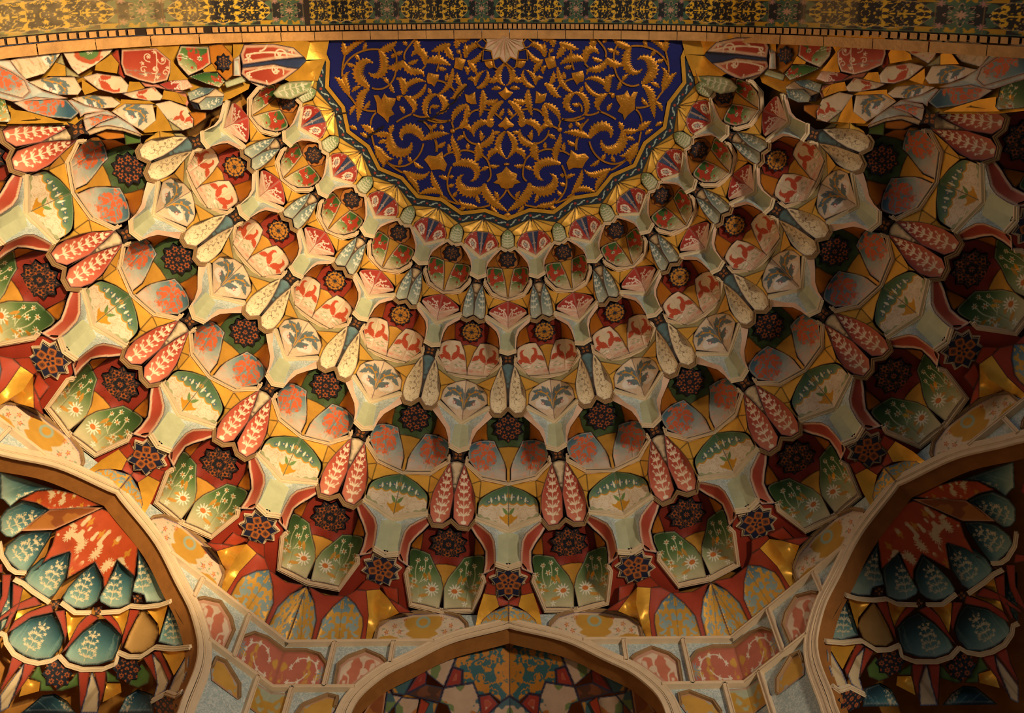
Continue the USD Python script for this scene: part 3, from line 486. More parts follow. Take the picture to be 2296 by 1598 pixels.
def build_tier(n, ang_n, ang_b):
    T = {k: (np.array(v, float) if k not in ('S', 'bigstar', 'gold') else v) for k, v in TIER[n].items()}
    gold = [np.array(g, float) for g in T['gold']]
    rS, zS = T['S'][0][1], T['S'][0][2]; org = np.array([0, rS, zS]); d = np.array([0, rS + 1., zS]); d /= np.linalg.norm(d)
    pn, pf = PET[n]
    def niche(lab, loc, rz, grp):
        x = thing('muqarnas_niche', lab, 'niche', loc, rz, grp)
        R, k = T['S'][1], T['S'][2]
        o = patch(star_outline((0, rS, zS - .05), R, k, .78, math.pi / 2), (0, 0, 1.), .005, thick=.02); s, t = (o.V[:, 0]) / R, (o.V[:, 1] - rS) / R
        c, g = star_col(n if n != 3 else 3)(s, t, o.edge); c = lay(c, '14141F', aa(o.edge / R - .06, .03)); emit('star_rosette', o, 'paint', x, org, c, g)
        P = mirror_full(T['collar']); o = patch(P, d, .005, 0, .02); a = np.arctan2(o.V[:, 1] - rS, o.V[:, 0]); kk = T['S'][2]
        c = ground(a, COLLAR[n]); c = lay(c, '3A1E14', aa(np.abs(np.sin(a * kk / 2 + math.pi / 4 * 0)) * np.hypot(o.V[:, 0], o.V[:, 1] - rS) - .0035, .003)); c = lay(c, '3A1E14', aa(o.edge - .003, .003)); emit('collar', o, 'paint', x, org, c)
        P = T['npetal']; top, bot = P[1], (P[5] + P[6]) / 2
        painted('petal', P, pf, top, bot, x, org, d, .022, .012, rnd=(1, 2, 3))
        flat('gilded_wedge', mirror_full(T['nwedge']), '', x, org, d, .01, mirror=False, col='DDA344', gl=.5, res=.006)
        flat('side_wall', T['side'], '', x, org, d, .03, col='B9701F' if n > 1 else 'B0702A', gl=.25, res=.007)
        P = T['rim']; P = np.vstack([P, (P[:-1] if abs(P[-1][0]) < .02 else P)[::-1] * MIR])
        V, Fc = joinm(bar(P + [0, .004, -.004], .016, .018, (0, 0, 1)), bar(P + [0, -.008, .012], .014, .014, (0, 0, 1)), bar(P + [0, .014, .01], .03, .03, (0, 0, 1))); put('rim_moulding', V, Fc, 'rib_plaster', x, smooth=30, origin=org)
        return x
    ring_set(f'n{n}', niche, ang_n, lambda a: f'{pn} petal niche, {RING[n]}, {place_words(a)}', f'{pn} petal niches', rS, zS)
    # hanging twin petals (a green shield in the first ring), with their scalloped edge
    def twin(lab, loc, rz, grp):
        m = T['mould'][:-1]
        if n == 1:
            x = thing('leaf_shield', lab, 'painted shield', loc, rz, grp)
            P = mirror_full(T['shield']); painted('shield_face', P, lambda s, t, e: k_shield(s * .8, t, e), T['shield'][0], T['shield'][-1], x, org, d, -.02, mirror=False, rnd=(1, 2, len(P) - 1, len(P) - 2))
        else:
            x = thing('twin_petals', lab, 'hanging petals', loc, rz, grp)
            P = T['petal']; i = {2: (4, 5), 3: (6, 7), 4: (6, 7)}[n]
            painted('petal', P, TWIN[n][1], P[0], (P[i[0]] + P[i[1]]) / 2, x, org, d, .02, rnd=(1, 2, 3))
            flat('wedge', mirror_full(T['wedge']), '', x, org, d, .015, mirror=False, col={2: 'C9AC86', 3: '5E7A80', 4: 'D2BA98'}[n])
        P = np.vstack([m[::-1] * MIR, m[1:] if abs(m[0][0]) < 1e-6 else m])
        V, Fc = joinm(bar(P + [0, .004, -.004], .016, .02, (0, 0, 1)), bar(P + [0, .014, -.02], .012, .016, (0, 0, 1))); put('scalloped_edge', V, Fc, 'brown_moulding' if n > 1 else 'rib_plaster', x, smooth=30, origin=org)
        return x
    tn = 'sage green leaf shield' if n == 1 else f'pair of {TWIN[n][0]} hanging petals'
    ring_set(f't{n}', twin, ang_n, lambda a: f'{tn}, {RING[n]}, {place_words(a)}', f'{tn}s', rS, zS)
    # gilded web between petals and kites
    def web(lab, loc, rz, grp):
        x = thing('gilded_web', lab, 'gilded facets', loc, rz, grp)
        for i, g in enumerate(gold):
            if n == 3 and i == 0: flat('olive_facet', g, '', x, org, d, col='A59A6E', res=.007)
            else: flat('gold_facet', g, '', x, org, d, .004, res=.0055, col='F0BA4E', gl=.5)
        return x
    ring_set(f'w{n}', web, ang_n, lambda a: f'gold facets beside the {TW[n]}, {place_words(a)}', f'gold facets of the {RING[n]}', rS, zS)
    # bracket: pale green stem with blue flanks and the soffit band of the neighbouring arches; kite panel above it
    st = T['stem']; rb, zb = st[-1][1], st[-1][2]; ob = np.array([0, rb, zb]); db = np.array([0, rb + 1., zb + .2]); db /= np.linalg.norm(db)
    m = T['mould']; a = math.radians(7.5)
    def to_b(p): return np.array([-(p[0] * math.cos(a) - p[1] * math.sin(a)), p[0] * math.sin(a) + p[1] * math.cos(a), p[2]])
    Cb, Db = to_b(m[-2]), to_b(m[-1]); Db[0] = 0
    def bracket(lab, loc, rz, grp):
        x = thing('bracket', lab, 'bracket', loc, rz, grp)
        flat('stem_face', st, 'sage_plaster', x, ob, db, mirror=True, thick=.05)
        flat('flank', T['flank'], 'pale_blue_tracery', x, ob, db, .01, thick=.03)
        S_ = T['soff']
        if n < 4: flat('soffit_band', S_, 'pink_plaster', x, ob, db, .004, res=.015)
        else:
            o = patch(S_, db, .007, .02, .03); c = ground(o.edge, 'D0A88A'); c = lay(c, 'A2402C', aa(-(o.edge - .017), .004)); c = lay(c, 'C97A60', sm(-o.V[:, 2], -7.3, -7.03) * aa(-(o.edge - .017), .004) * .7); c = lay(c, '3A3450', aa(o.edge - .003, .003)); emit('soffit_band', o, 'paint', x, ob, c); emit('soffit_band', o, 'paint', x, ob, c, mirror=True)
        P = np.array([Cb, Db, Cb * MIR]); V, Fc = joinm(bar(P + [0, -.006, .0], .022, .016, (0, 0, 1)), bar(P + [0, .008, -.016], .012, .012, (0, 0, 1)), bar(P + [0, .0, .03], .034, .04, (0, 0, 1))); put('cornice', V, Fc, 'cream_plaster', x, smooth=30, origin=ob)
        b = st[-2:]; P = np.array([b[0] + [.012, .0, 0], b[1] + [0, .004, 0], (b[0] + [.012, 0, 0]) * MIR]); V, Fc = joinm(bar(P + [0, -.004, .004], .02, .018, (0, 0, 1)), bar(P + [0, .006, -.012], .016, .014, (0, 0, 1))); put('foot_moulding', V, Fc, 'cream_plaster', x, smooth=30, origin=ob)
        return x
    ring_set(f'b{n}', bracket, ang_b, lambda a: f'pale green bracket with blue flanks, {RING[n]}, {place_words(a)}', f'brackets of the {RING[n]}', rb, zb)
    kp = T['fan' if n == 1 else 'diam']; top, bot = kp[0] * [0, 1, 1], kp[-1] * [0, 1, 1]
    def kite(lab, loc, rz, grp):
        x = thing('kite_panel', lab, 'painted panel', loc, rz, grp)
        P = np.array(kp); P[0, 0] = P[-1, 0] = 0; P = np.vstack([rounded(P, (2, 3) if len(P) > 5 else (2,)), [(top * .66 + bot * .34) + d * .028, (top * .34 + bot * .66) + d * .026][::-1]])
        painted('panel_half', P, KITE[n][1], top, bot, x, ob, d, .008)
        return x
    ring_set(f'k{n}', kite, ang_b, lambda a: f'{KITE[n][0]} panel, {RING[n]}, {place_words(a)}', f'{KITE[n][0]} panels', rb, zb)
    if n == 4:
        c0, R, k = T['bigstar']
        def big(lab, loc, rz, grp):
            o = patch(star_outline((0, c0[1], c0[2] - .01), R, k, .74, math.pi / 2), (0, 0, 1.), .005, thick=.03); c, g = star_loops(o.V[:, 0] / R, (o.V[:, 1] - c0[1]) / R, o.edge); c = lay(c, 'C9B08A', aa(o.edge / R - .03, .02))
            x = thing('star_pendant', lab, 'star', loc, rz, grp); emit('star_face', o, 'paint', x, ob, c)
            P = np.vstack([star_outline((0, c0[1], c0[2] + .01), R * 1.04, k, .76, math.pi / 2)]); V, Fc = bar(P, .016, .02, (0, 0, 1), closed=True); put('star_edge', V, Fc, 'rib_plaster', x, smooth=30, origin=ob); Q = np.array([(.10, 3.24, 7.035), (.155, 3.32, 7.035), (.17, 3.37, 7.035), (.25, 3.6, 7.035), (.25, 3.70, 7.035)]); flat('red_ground', np.vstack([Q, Q[::-1] * MIR]), '', x, ob, (0, 0, 1.), mirror=False, col='98301C', res=.012, thick=.02); return x
        ring_set('B4', big, ang_b, lambda a: f'navy star with five orange loops, lowest ring, {place_words(a)}', 'five-loop star soffits', rb, zb)
    else:   # the small star under this ring's brackets
        q = np.array(TIER[n + 1]['sstar'], float); c0 = q.mean(0); w = q[1][0]; hh = (q[3][1] - q[1][1]) / 2; yc = (q[3][1] + q[1][1]) / 2
        def small(lab, loc, rz, grp):
            z = q[0][2] - .008; P = np.array([(0, yc - hh * .62, z), (w, yc - hh, z), (w * .68, yc, z), (w, yc + hh, z), (0, yc + hh * .62, z), (-w, yc + hh, z), (-w * .68, yc, z), (-w, yc - hh, z)]) * [1.08, 1, 1]
            o = patch(P, (0, 0, 1.), .005, thick=.03); c, g = star_cross(o.V[:, 0] / w, (o.V[:, 1] - yc) / hh, o.edge)
            p = emit('star_soffit', o, 'paint', None, (0, 0, 0), c) if False else None
            x = thing('star_soffit', lab, 'star', loc, rz, grp); emit('star_face', o, 'paint', x, ob, c); return x
        ring_set(f's{n}', small, ang_b, lambda a: f'small dark star, foot of the {RING[n]}, {place_words(a)}', f'small stars of the {RING[n]}', rb, zb)
A15 = [0] + [s * k for k in (15, 30, 45, 60, 75) for s in (-1, 1)]
A7 = [s * k for k in (7.5, 22.5, 37.5, 52.5, 67.5) for s in (-1, 1)]
build_tier(1, A15, A7)
build_tier(2, A7, A15)
build_tier(3, A15, A7)
build_tier(4, A7 + [-82.5, 82.5], A15)
# gilded arabesque of the star ceiling, left half, in millimetres on its plane: leaf blades (width first), leaflets, stems, blossoms
BLADES = """54,-1044,103,-1012,172,-1007,226,-1025,281,-1065,313,-1112,312,-1142,286;44,-1044,108,-978,95,-920,60,-895,38;64,-1143,413,-1200,362,-1233,306,-1223,247,-1187,206,-1140,193,-1102,214;49,-1144,422,-1199,459,-1226,505,-1235,561,-1246,631,-1258,697;39,-1332,149,-1332,100,-1345,36;34,-1321,141,-1280,87,-1211,43,-1154,30;44,-1317,471,-1341,420,-1370,373,-1431,324;39,-1322,466,-1334,397,-1343,332,-1301,278;49,-846,192,-881,233,-934,250,-983,245;44,-846,201,-822,252,-773,284,-698,290,-682,331;49,-666,231,-668,185,-684,135,-715,117,-753,130,-778,161;49,-656,213,-589,191,-529,201,-457,240;44,-733,112,-730,58,-741,22;49,-865,472,-851,403,-867,357,-917,342;34,-848,431,-808,385,-749,358,-666,373;29,-667,387,-699,451,-749,492,-866,486;44,-852,491,-807,515,-772,562,-801,632;39,-578,476,-656,512,-684,582,-674,647,-637,671;44,-579,480,-533,509,-508,565,-530,612,-588,632;59,-711,862,-749,790,-804,757,-862,770,-894,812,-885,858;44,-706,853,-627,821,-555,807,-488,808;64,-992,792,-993,868,-969,936,-914,965,-846,952,-815,914,-812,875;39,-997,797,-1065,806,-1126,795;49,-1130,905,-1086,954,-1037,1002,-970,1013;49,-1113,929,-1079,997,-1058,1036,-1070,1089;44,-1122,800,-1148,776,-1230,723;34,-983,797,-975,754,-954,726;44,-896,1125,-822,1160,-745,1176,-665,1128;39,-873,1140,-824,1199,-780,1269,-780,1343;39,-562,1340,-632,1295,-705,1304,-775,1340;39,-561,1330,-615,1256,-640,1187,-648,1123;39,-5,791,-55,852,-72,923,-50,972,-4,1030;39,-55,967,-107,956,-142,985,-153,1033;54,-463,1077,-400,1059,-327,1060,-267,1094,-255,1148,-276,1197,-316,1218;44,-428,1054,-419,981,-444,904,-458,809;64,-202,1266,-267,1310,-340,1314,-401,1269,-417,1210,-371,1161;59,-191,1237,-189,1306,-153,1370,-92,1426,-2,1491;54,-247,888,-236,955,-248,1012,-279,1051;44,-243,907,-176,898,-126,851,-118,775;54,-127,756,-139,699,-142,661;44,-145,732,-216,717,-265,754,-274,835;44,-398,757,-359,729,-336,659;34,-360,753,-322,753,-300,796;39,-259,1452,-336,1441,-394,1421,-416,1376;29,-366,1451,-401,1465,-426,1485;44,-474,79,-472,129,-455,156,-429,195;44,-450,66,-516,92,-611,122;39,-331,180,-323,126,-329,63;39,-320,149,-285,99,-237,73,-173,101;34,-318,203,-243,200,-199,150,-179,114;39,-309,212,-269,254,-239,314;29,-344,253,-317,272,-319,317;34,-437,261,-451,339,-483,407,-586,480;29,-252,392,-283,345,-316,354;29,-253,410,-230,328,-168,283;34,-244,424,-177,397,-147,347,-158,278;34,-370,404,-400,353,-402,298;44,-323,400,-381,437,-422,492,-470,510;39,-322,563,-389,595,-440,650,-453,716;39,-322,568,-330,642,-363,717;44,-194,444,-187,518,-200,597,-223,667;39,-179,537,-132,551,-65,519;39,2,235,-56,293,-58,348,-4,409;39,-58,358,-101,362,-135,384;44,-19,539,-97,598,-133,668,-150,734;39,-388,26,-399,71,-401,102;34,-415,26,-351,35,-286,27"""
LEAFLETS = """-1242,132,-1209,183;-1179,106,-1155,43;-1318,209,-1254,228;-912,137,-850,117;-912,141,-942,173;-981,383,-1029,331;-962,383,-935,457;-1218,403,-1292,448;-1264,560,-1320,639;-1199,585,-1147,520;-862,631,-898,570;-635,475,-651,426;-556,250,-491,269;-506,361,-488,302;-810,215,-724,184;-627,573,-560,569;-814,75,-845,43;-1186,835,-1245,794;-1269,765,-1335,736;-1021,863,-1092,882;-931,1067,-905,1009;-824,1053,-849,1000;-795,1044,-716,1098;-590,917,-521,874;-509,1208,-589,1173;-497,1174,-461,1172;-511,1257,-457,1243;-478,1351,-437,1308;-151,1081,-62,1085;-156,1101,-220,1129;-259,1339,-238,1414;-336,944,-334,891;-496,971,-498,894;-598,917,-519,875;-354,829,-418,866;-115,799,-53,795;-218,869,-223,783;-81,1376,-114,1312;-636,754,-591,719;-549,727,-537,774;-142,1439,-71,1509;-61,665,-21,599;-38,436,-118,440;-375,148,-402,116;-556,214,-556,132"""
STEMS = """-1365,318,-1356,240,-1331,145;-1353,259,-1322,204,-1242,137,-1160,106,-1044,101;-927,96,-907,141,-908,219;-912,264,-925,319,-962,378,-1045,424,-1120,413;-836,188,-827,120,-796,79,-766,44,-741,22;-692,267,-662,235;-554,223,-572,287;-1322,471,-1288,513,-1254,560,-1182,599,-1097,605;-1098,619,-1141,679,-1149,722;-914,495,-866,481;-801,636,-855,659,-929,701;-787,637,-713,661,-665,657;-637,671,-572,691,-482,697;-581,356,-539,365,-493,384;-640,634,-632,578,-607,559;-1146,809,-1129,900;-1034,1036,-979,1071,-908,1081,-824,1053,-752,987,-708,886;-1030,1041,-957,1100,-897,1135;-1003,811,-1021,863;-562,1340,-520,1370;-605,854,-590,912,-597,960;-645,796,-628,759,-655,730;-446,761,-462,704;-437,771,-383,748;-362,786,-354,824,-304,882,-248,897;-399,953,-336,949,-266,974;-219,989,-159,1047,-142,1115,-140,1179,-171,1222;-473,1087,-507,1174,-512,1272,-478,1351,-413,1417;-584,1345,-509,1386,-423,1417;-5,1293,-46,1357,-101,1396;-699,697,-646,759,-624,802;-665,683,-547,708,-471,690;-608,854,-598,917,-600,960;-540,999,-496,971,-452,962;-218,869,-183,826;-151,1429,-200,1443,-259,1452;-546,128,-549,173;-34,688,-98,631;-368,189,-366,144;-229,606,-287,624,-312,652;-191,602,-130,612;-459,408,-429,445"""
BLOSSOMS = """-1110,476,-1073,474,-1047,512,-1020,461,-994,494,-924,504,-936,546,-968,592,-943,635,-987,658,-1001,709,-1031,667,-1089,619,-1089,539;-647,295,-615,300,-587,309,-552,312,-562,356,-582,383,-598,413,-620,390,-652,382,-660,345;-920,485,-889,477,-881,500,-893,528,-916,518;-707,1026,-671,988,-609,998,-549,955,-543,1013,-512,1067,-533,1130,-573,1110,-650,1114,-676,1065;-414,175,-381,175,-327,194,-343,239,-359,280,-391,271,-428,257,-416,202;-345,474,-308,484,-274,466,-255,457,-253,512,-246,559,-293,559,-330,539;-174,210,-108,197,-87,256,-134,269,-161,246;-475,770,-451,761,-433,780,-438,799,-463,804,-476,789"""
AXIAL = """-4,1093,-42,1141,-91,1160,-79,1204,-118,1233,-66,1248,-48,1278,-4,1288;0,663,-30,705,-69,738,-56,757,-27,757,-5,781;-3,1059,-25,1068,-21,1083,-3,1083;0,414,-20,446,-63,468,-36,501,-4,530;5,1495,-38,1520,-19,1535,5,1565"""
NAVY_TILES = """-232,55,-184,20,-148,56,-169,103,-201,91;-179,114,-114,124,-103,192,-187,200;-99,197,-46,175,-6,221,-64,270,-87,256"""
APEX_EDGE = """-160,2,-146,56,-164,105,-112,122,-101,192,-44,173,1,221"""
CRACKS = """-1696,724,-1570,698,-1480,652,-1330,616;-1186,833,-1125,786,-1036,735;-741,689,-606,658,-522,607,-473,570,-413,510,-362,437,-314,410"""
# ------------------------------------------------------------------ the blue star ceiling with its gilded relief
def rows(s): return [np.array(list(map(float, r.split(',')))) / 1000 for r in s.split(';')]
ZS = 10.0
def smoothline(P, n):
    P = np.asarray(P, float); t = np.r_[0, np.cumsum(np.linalg.norm(np.diff(P, axis=0), axis=1))]
    from scipy.interpolate import PchipInterpolator, CubicSpline
    u = np.linspace(0, t[-1], n); return CubicSpline(t, P)(u) if len(P) > 2 else P[0] + (P[-1] - P[0]) * (u / t[-1])[:, None]
def blade(P, w, h=.018, teeth=True):
    L = np.linalg.norm(np.diff(P, axis=0), axis=1).sum(); n = max(9, int(L / .011)); S = smoothline(P, n); T = np.gradient(S, axis=0); T /= np.linalg.norm(T, axis=1, keepdims=True); Nn = np.stack([-T[:, 1], T[:, 0]], 1)
    u = np.linspace(0, 1, n); prof = np.minimum(1, .35 + 2.6 * u) * np.minimum(1, (1 - u) * 2.2 + .04) ** .8; V = []; wv = w / 2 * prof
    for i in range(n):
        for j, (a, z) in enumerate(((-1, 0), (-.5, .8), (0, 1), (.5, .8), (1, 0))):
            k = 1.0
            if teeth and abs(a) == 1: k = 1.28 if i % 2 else .74
            lead = T[i] * (.006 if (abs(a) == 1 and i % 2) else 0)
            q = S[i] + Nn[i] * a * wv[i] * k + lead; V.append((q[0], q[1], ZS + .004 - h * (.35 + .65 * z) * (.5 + .5 * prof[i]) + (.0035 * (i % 2) if abs(a) == .5 else 0)))
    # the rim drops back to the ground
    V = np.array(V); B0 = V.reshape(n, 5, 3)[:, [0, 4]].copy(); B0[..., 2] = ZS + .006; nb = len(V); V = np.vstack([V, B0.reshape(-1, 3)]); Fc = []
    for i in range(n - 1):
        for j in range(4): a = i * 5 + j; Fc += [(a, a + 1, a + 6), (a, a + 6, a + 5)]
        for s_, c in ((0, 0), (1, 4)): a, b = nb + i * 2 + s_, nb + i * 2 + 2 + s_; p, q = i * 5 + c, (i + 1) * 5 + c; Fc += [(p, q, b), (p, b, a)] if s_ == 0 else [(p, a, b), (p, b, q)]
    return V, np.array(Fc)
def stemmesh(P, r=.007):
    L = np.linalg.norm(np.diff(P, axis=0), axis=1).sum(); S = smoothline(P, max(4, int(L / .02))); C = np.column_stack([S, np.full(len(S), ZS - .002)]); return bar(C, 2 * r, .016, (0, 0, 1))
def blossom(P, h=.018):
    c = P.mean(0); n = len(P); V = [(c[0], c[1], ZS - h)]; 
    for k, z in ((.5, h * .85), (.82, h * .55), (1., h * .3), (1., -.006)):
        for p in P: q = c + (p - c) * k; V.append((q[0], q[1], ZS - z))
    Fc = [(0, 1 + i, 1 + (i + 1) % n) for i in range(n)]
    for l in range(3):
        for i in range(n): a, b = 1 + l * n + i, 1 + l * n + (i + 1) % n; Fc += [(a, a + n, b), (b, a + n, b + n)]
    return np.array(V), np.array(Fc)
def mirx(m): return m[0] * MIR, np.asarray(m[1])[:, [0, 2, 1]]
def star24(k0, k1, ymin):
    a = np.radians(np.arange(-90, 90.1, 7.5)); r = np.where(np.arange(len(a)) % 2 == 0, k0, k1); return np.stack([r * np.sin(a), r * np.cos(a)], 1)
star_th = thing('star_ceiling', 'half star of navy blue with a gilded arabesque relief at the top of the vault', 'ceiling star')
def ringband(o0, o1, i0, i1, z, mat, name, res=.008, fn=None):
    A_, B_ = star24(o0, o1, 0), star24(i0, i1, 0); P = np.vstack([A_, B_[::-1]]); P = np.column_stack([P, np.full(len(P), z)])
    o = patch(P, (0, 0, 1.), res, thick=.02)
    if fn is None: emit(name, o, mat, star_th, (0, 0, 0)); return
    c = fn(o); emit(name, o, 'paint', star_th, (0, 0, 0), c)
P = star24(1.545, 1.482, 0); o = patch(np.column_stack([P, np.full(len(P), ZS + .004)]), (0, 0, 1.), .04, thick=.02); emit('blue_ground', o, 'navy_ground', star_th, (0, 0, 0))
def border_paint(o):
    A_ = star24(1.606, 1.54, 0); d = np.full(len(o.V), 9.); along = np.zeros(len(o.V)); o_sg = np.zeros(len(o.V))
    for p, q in zip(A_[:-1], A_[1:]):
        dv = q - p; L = np.linalg.norm(dv); t = np.clip(((o.V[:, :2] - p) @ dv) / L / L, 0, 1); r = o.V[:, :2] - (p + t[:, None] * dv); dist = np.abs(r @ np.array([-dv[1], dv[0]]) / L) + 5 * np.maximum(0, np.linalg.norm(r, axis=1) - np.abs(r @ np.array([-dv[1], dv[0]]) / L)); sgn = (r @ np.array([-dv[1], dv[0]]) / L); m = dist < d; d[m] = dist[m]; along[m] = (t[m]); 
        o_sg = np.where(m, sgn, o_sg)
    c = ground(d, '20303E'); wv = .013 * np.sin(along * 2 * math.pi * 2); c = lay(c, 'AFC0B8', aa(np.abs(o_sg - wv) - .0045, .003) * (np.abs(along - .5) > .09) * (along > .08) * (along < .92)); c = lay(c, 'AFC0B8', aa(np.abs(np.abs(along - .5) - .24) * .2 + np.abs(o_sg) - .011, .004) * .9)
    c = lay(c, 'A4402E', aa(np.hypot((np.abs(along - .5) - .5) * .2, o_sg) - .011, .004)); c = lay(c, 'A4402E', aa(np.hypot((along - .5) * .2, o_sg) - .009, .004)); return c
ringband(1.650, 1.582, 1.562, 1.498, ZS - .004, '', 'vine_border', .0045, border_paint)
ringband(1.567, 1.503, 1.532, 1.470, ZS - .014, 'gold_leaf', 'gold_fillet', .02)
def sym(name, m, mat='gilded_relief', both=True):
    put(name, m[0], m[1], mat, star_th, smooth=40)
    if both: mm = mirx(m); put(name, mm[0], mm[1], mat, star_th, smooth=40)
for r in rows(BLADES): sym('gilded_leaf', blade(r[1:].reshape(-1, 2), r[0] * 1.3, .013))
for r in rows(LEAFLETS): P = r.reshape(-1, 2); d_ = P[1] - P[0]; sym('gilded_leaflet', blade(np.array([P[0], P[0] + d_ * .5 + np.array([-d_[1], d_[0]]) * .12, P[1]]), .034, .011, True))
for r in rows(STEMS): sym('gilded_stem', stemmesh(r.reshape(-1, 2)))
for r in rows(BLOSSOMS): sym('gilded_blossom', blossom(r.reshape(-1, 2)))
for r in rows(AXIAL): P = r.reshape(-1, 2); sym('gilded_blossom', blossom(np.vstack([P, P[::-1][1:-1] * [-1, 1]])), both=False)
for r in rows(CRACKS): P = r.reshape(-1, 2); C = np.column_stack([smoothline(P, 14) + .006 * np.sin(np.arange(14) * 2.3)[:, None], np.full(14, ZS - .012)]); V, Fc = bar(C, .012, .012, (0, 0, 1)); tag(put('crack', V, Fc, 'joint_dark', star_th), 'dark crack in the stucco')
apex = thing('apex_rosette', 'half rosette of folded pale gold facets with navy tiles at the crown of the vault', 'rosette')
e = rows(APEX_EDGE)[0].reshape(-1, 2); E_ = np.vstack([e, e[::-1][1:] * [-1, 1]])
for i in range(len(E_) - 1):
    a, b = E_[i], E_[i + 1]; c = np.array([0, e[0][1]]); m = (a + b) / 2 * .55
    m = (a + b) / 2 + (c - (a + b) / 2) * .45; V = np.array([(c[0], c[1] + .001 * i, ZS - .03), (a[0], a[1], ZS - .016), (b[0], b[1], ZS - .016), (m[0], m[1], ZS - .006)]); put('facet', V, [(0, 3, 1), (0, 2, 3), (1, 3, 2)], 'pink_plaster' if i % 2 else 'beige_plaster', apex)
for r in rows(NAVY_TILES):
    P = r.reshape(-1, 2)
    for s_ in (1, -1): Q = np.column_stack([P * [s_, 1], np.full(len(P), ZS - .01)]); o = patch(Q if s_ > 0 else Q[::-1], (0, 0, 1.), .02, thick=.012); emit('navy_tile', o, 'navy_ground', apex, (0, 0, 0)); Vt_, Ft_ = bar(Q - [0, 0, .006], .012, .012, (0, 0, 1.), closed=True); put('tile_edge', Vt_, Ft_, 'gilded_relief', apex)
def ORDN(k): return ['', 'first', 'second', 'third', 'fourth', 'fifth', 'sixth', 'seventh', 'eighth', 'ninth', 'tenth', 'eleventh', 'twelfth', 'thirteenth', 'fourteenth', 'fifteenth', 'sixteenth', 'seventeenth', 'eighteenth', 'nineteenth', 'twentieth'][k]
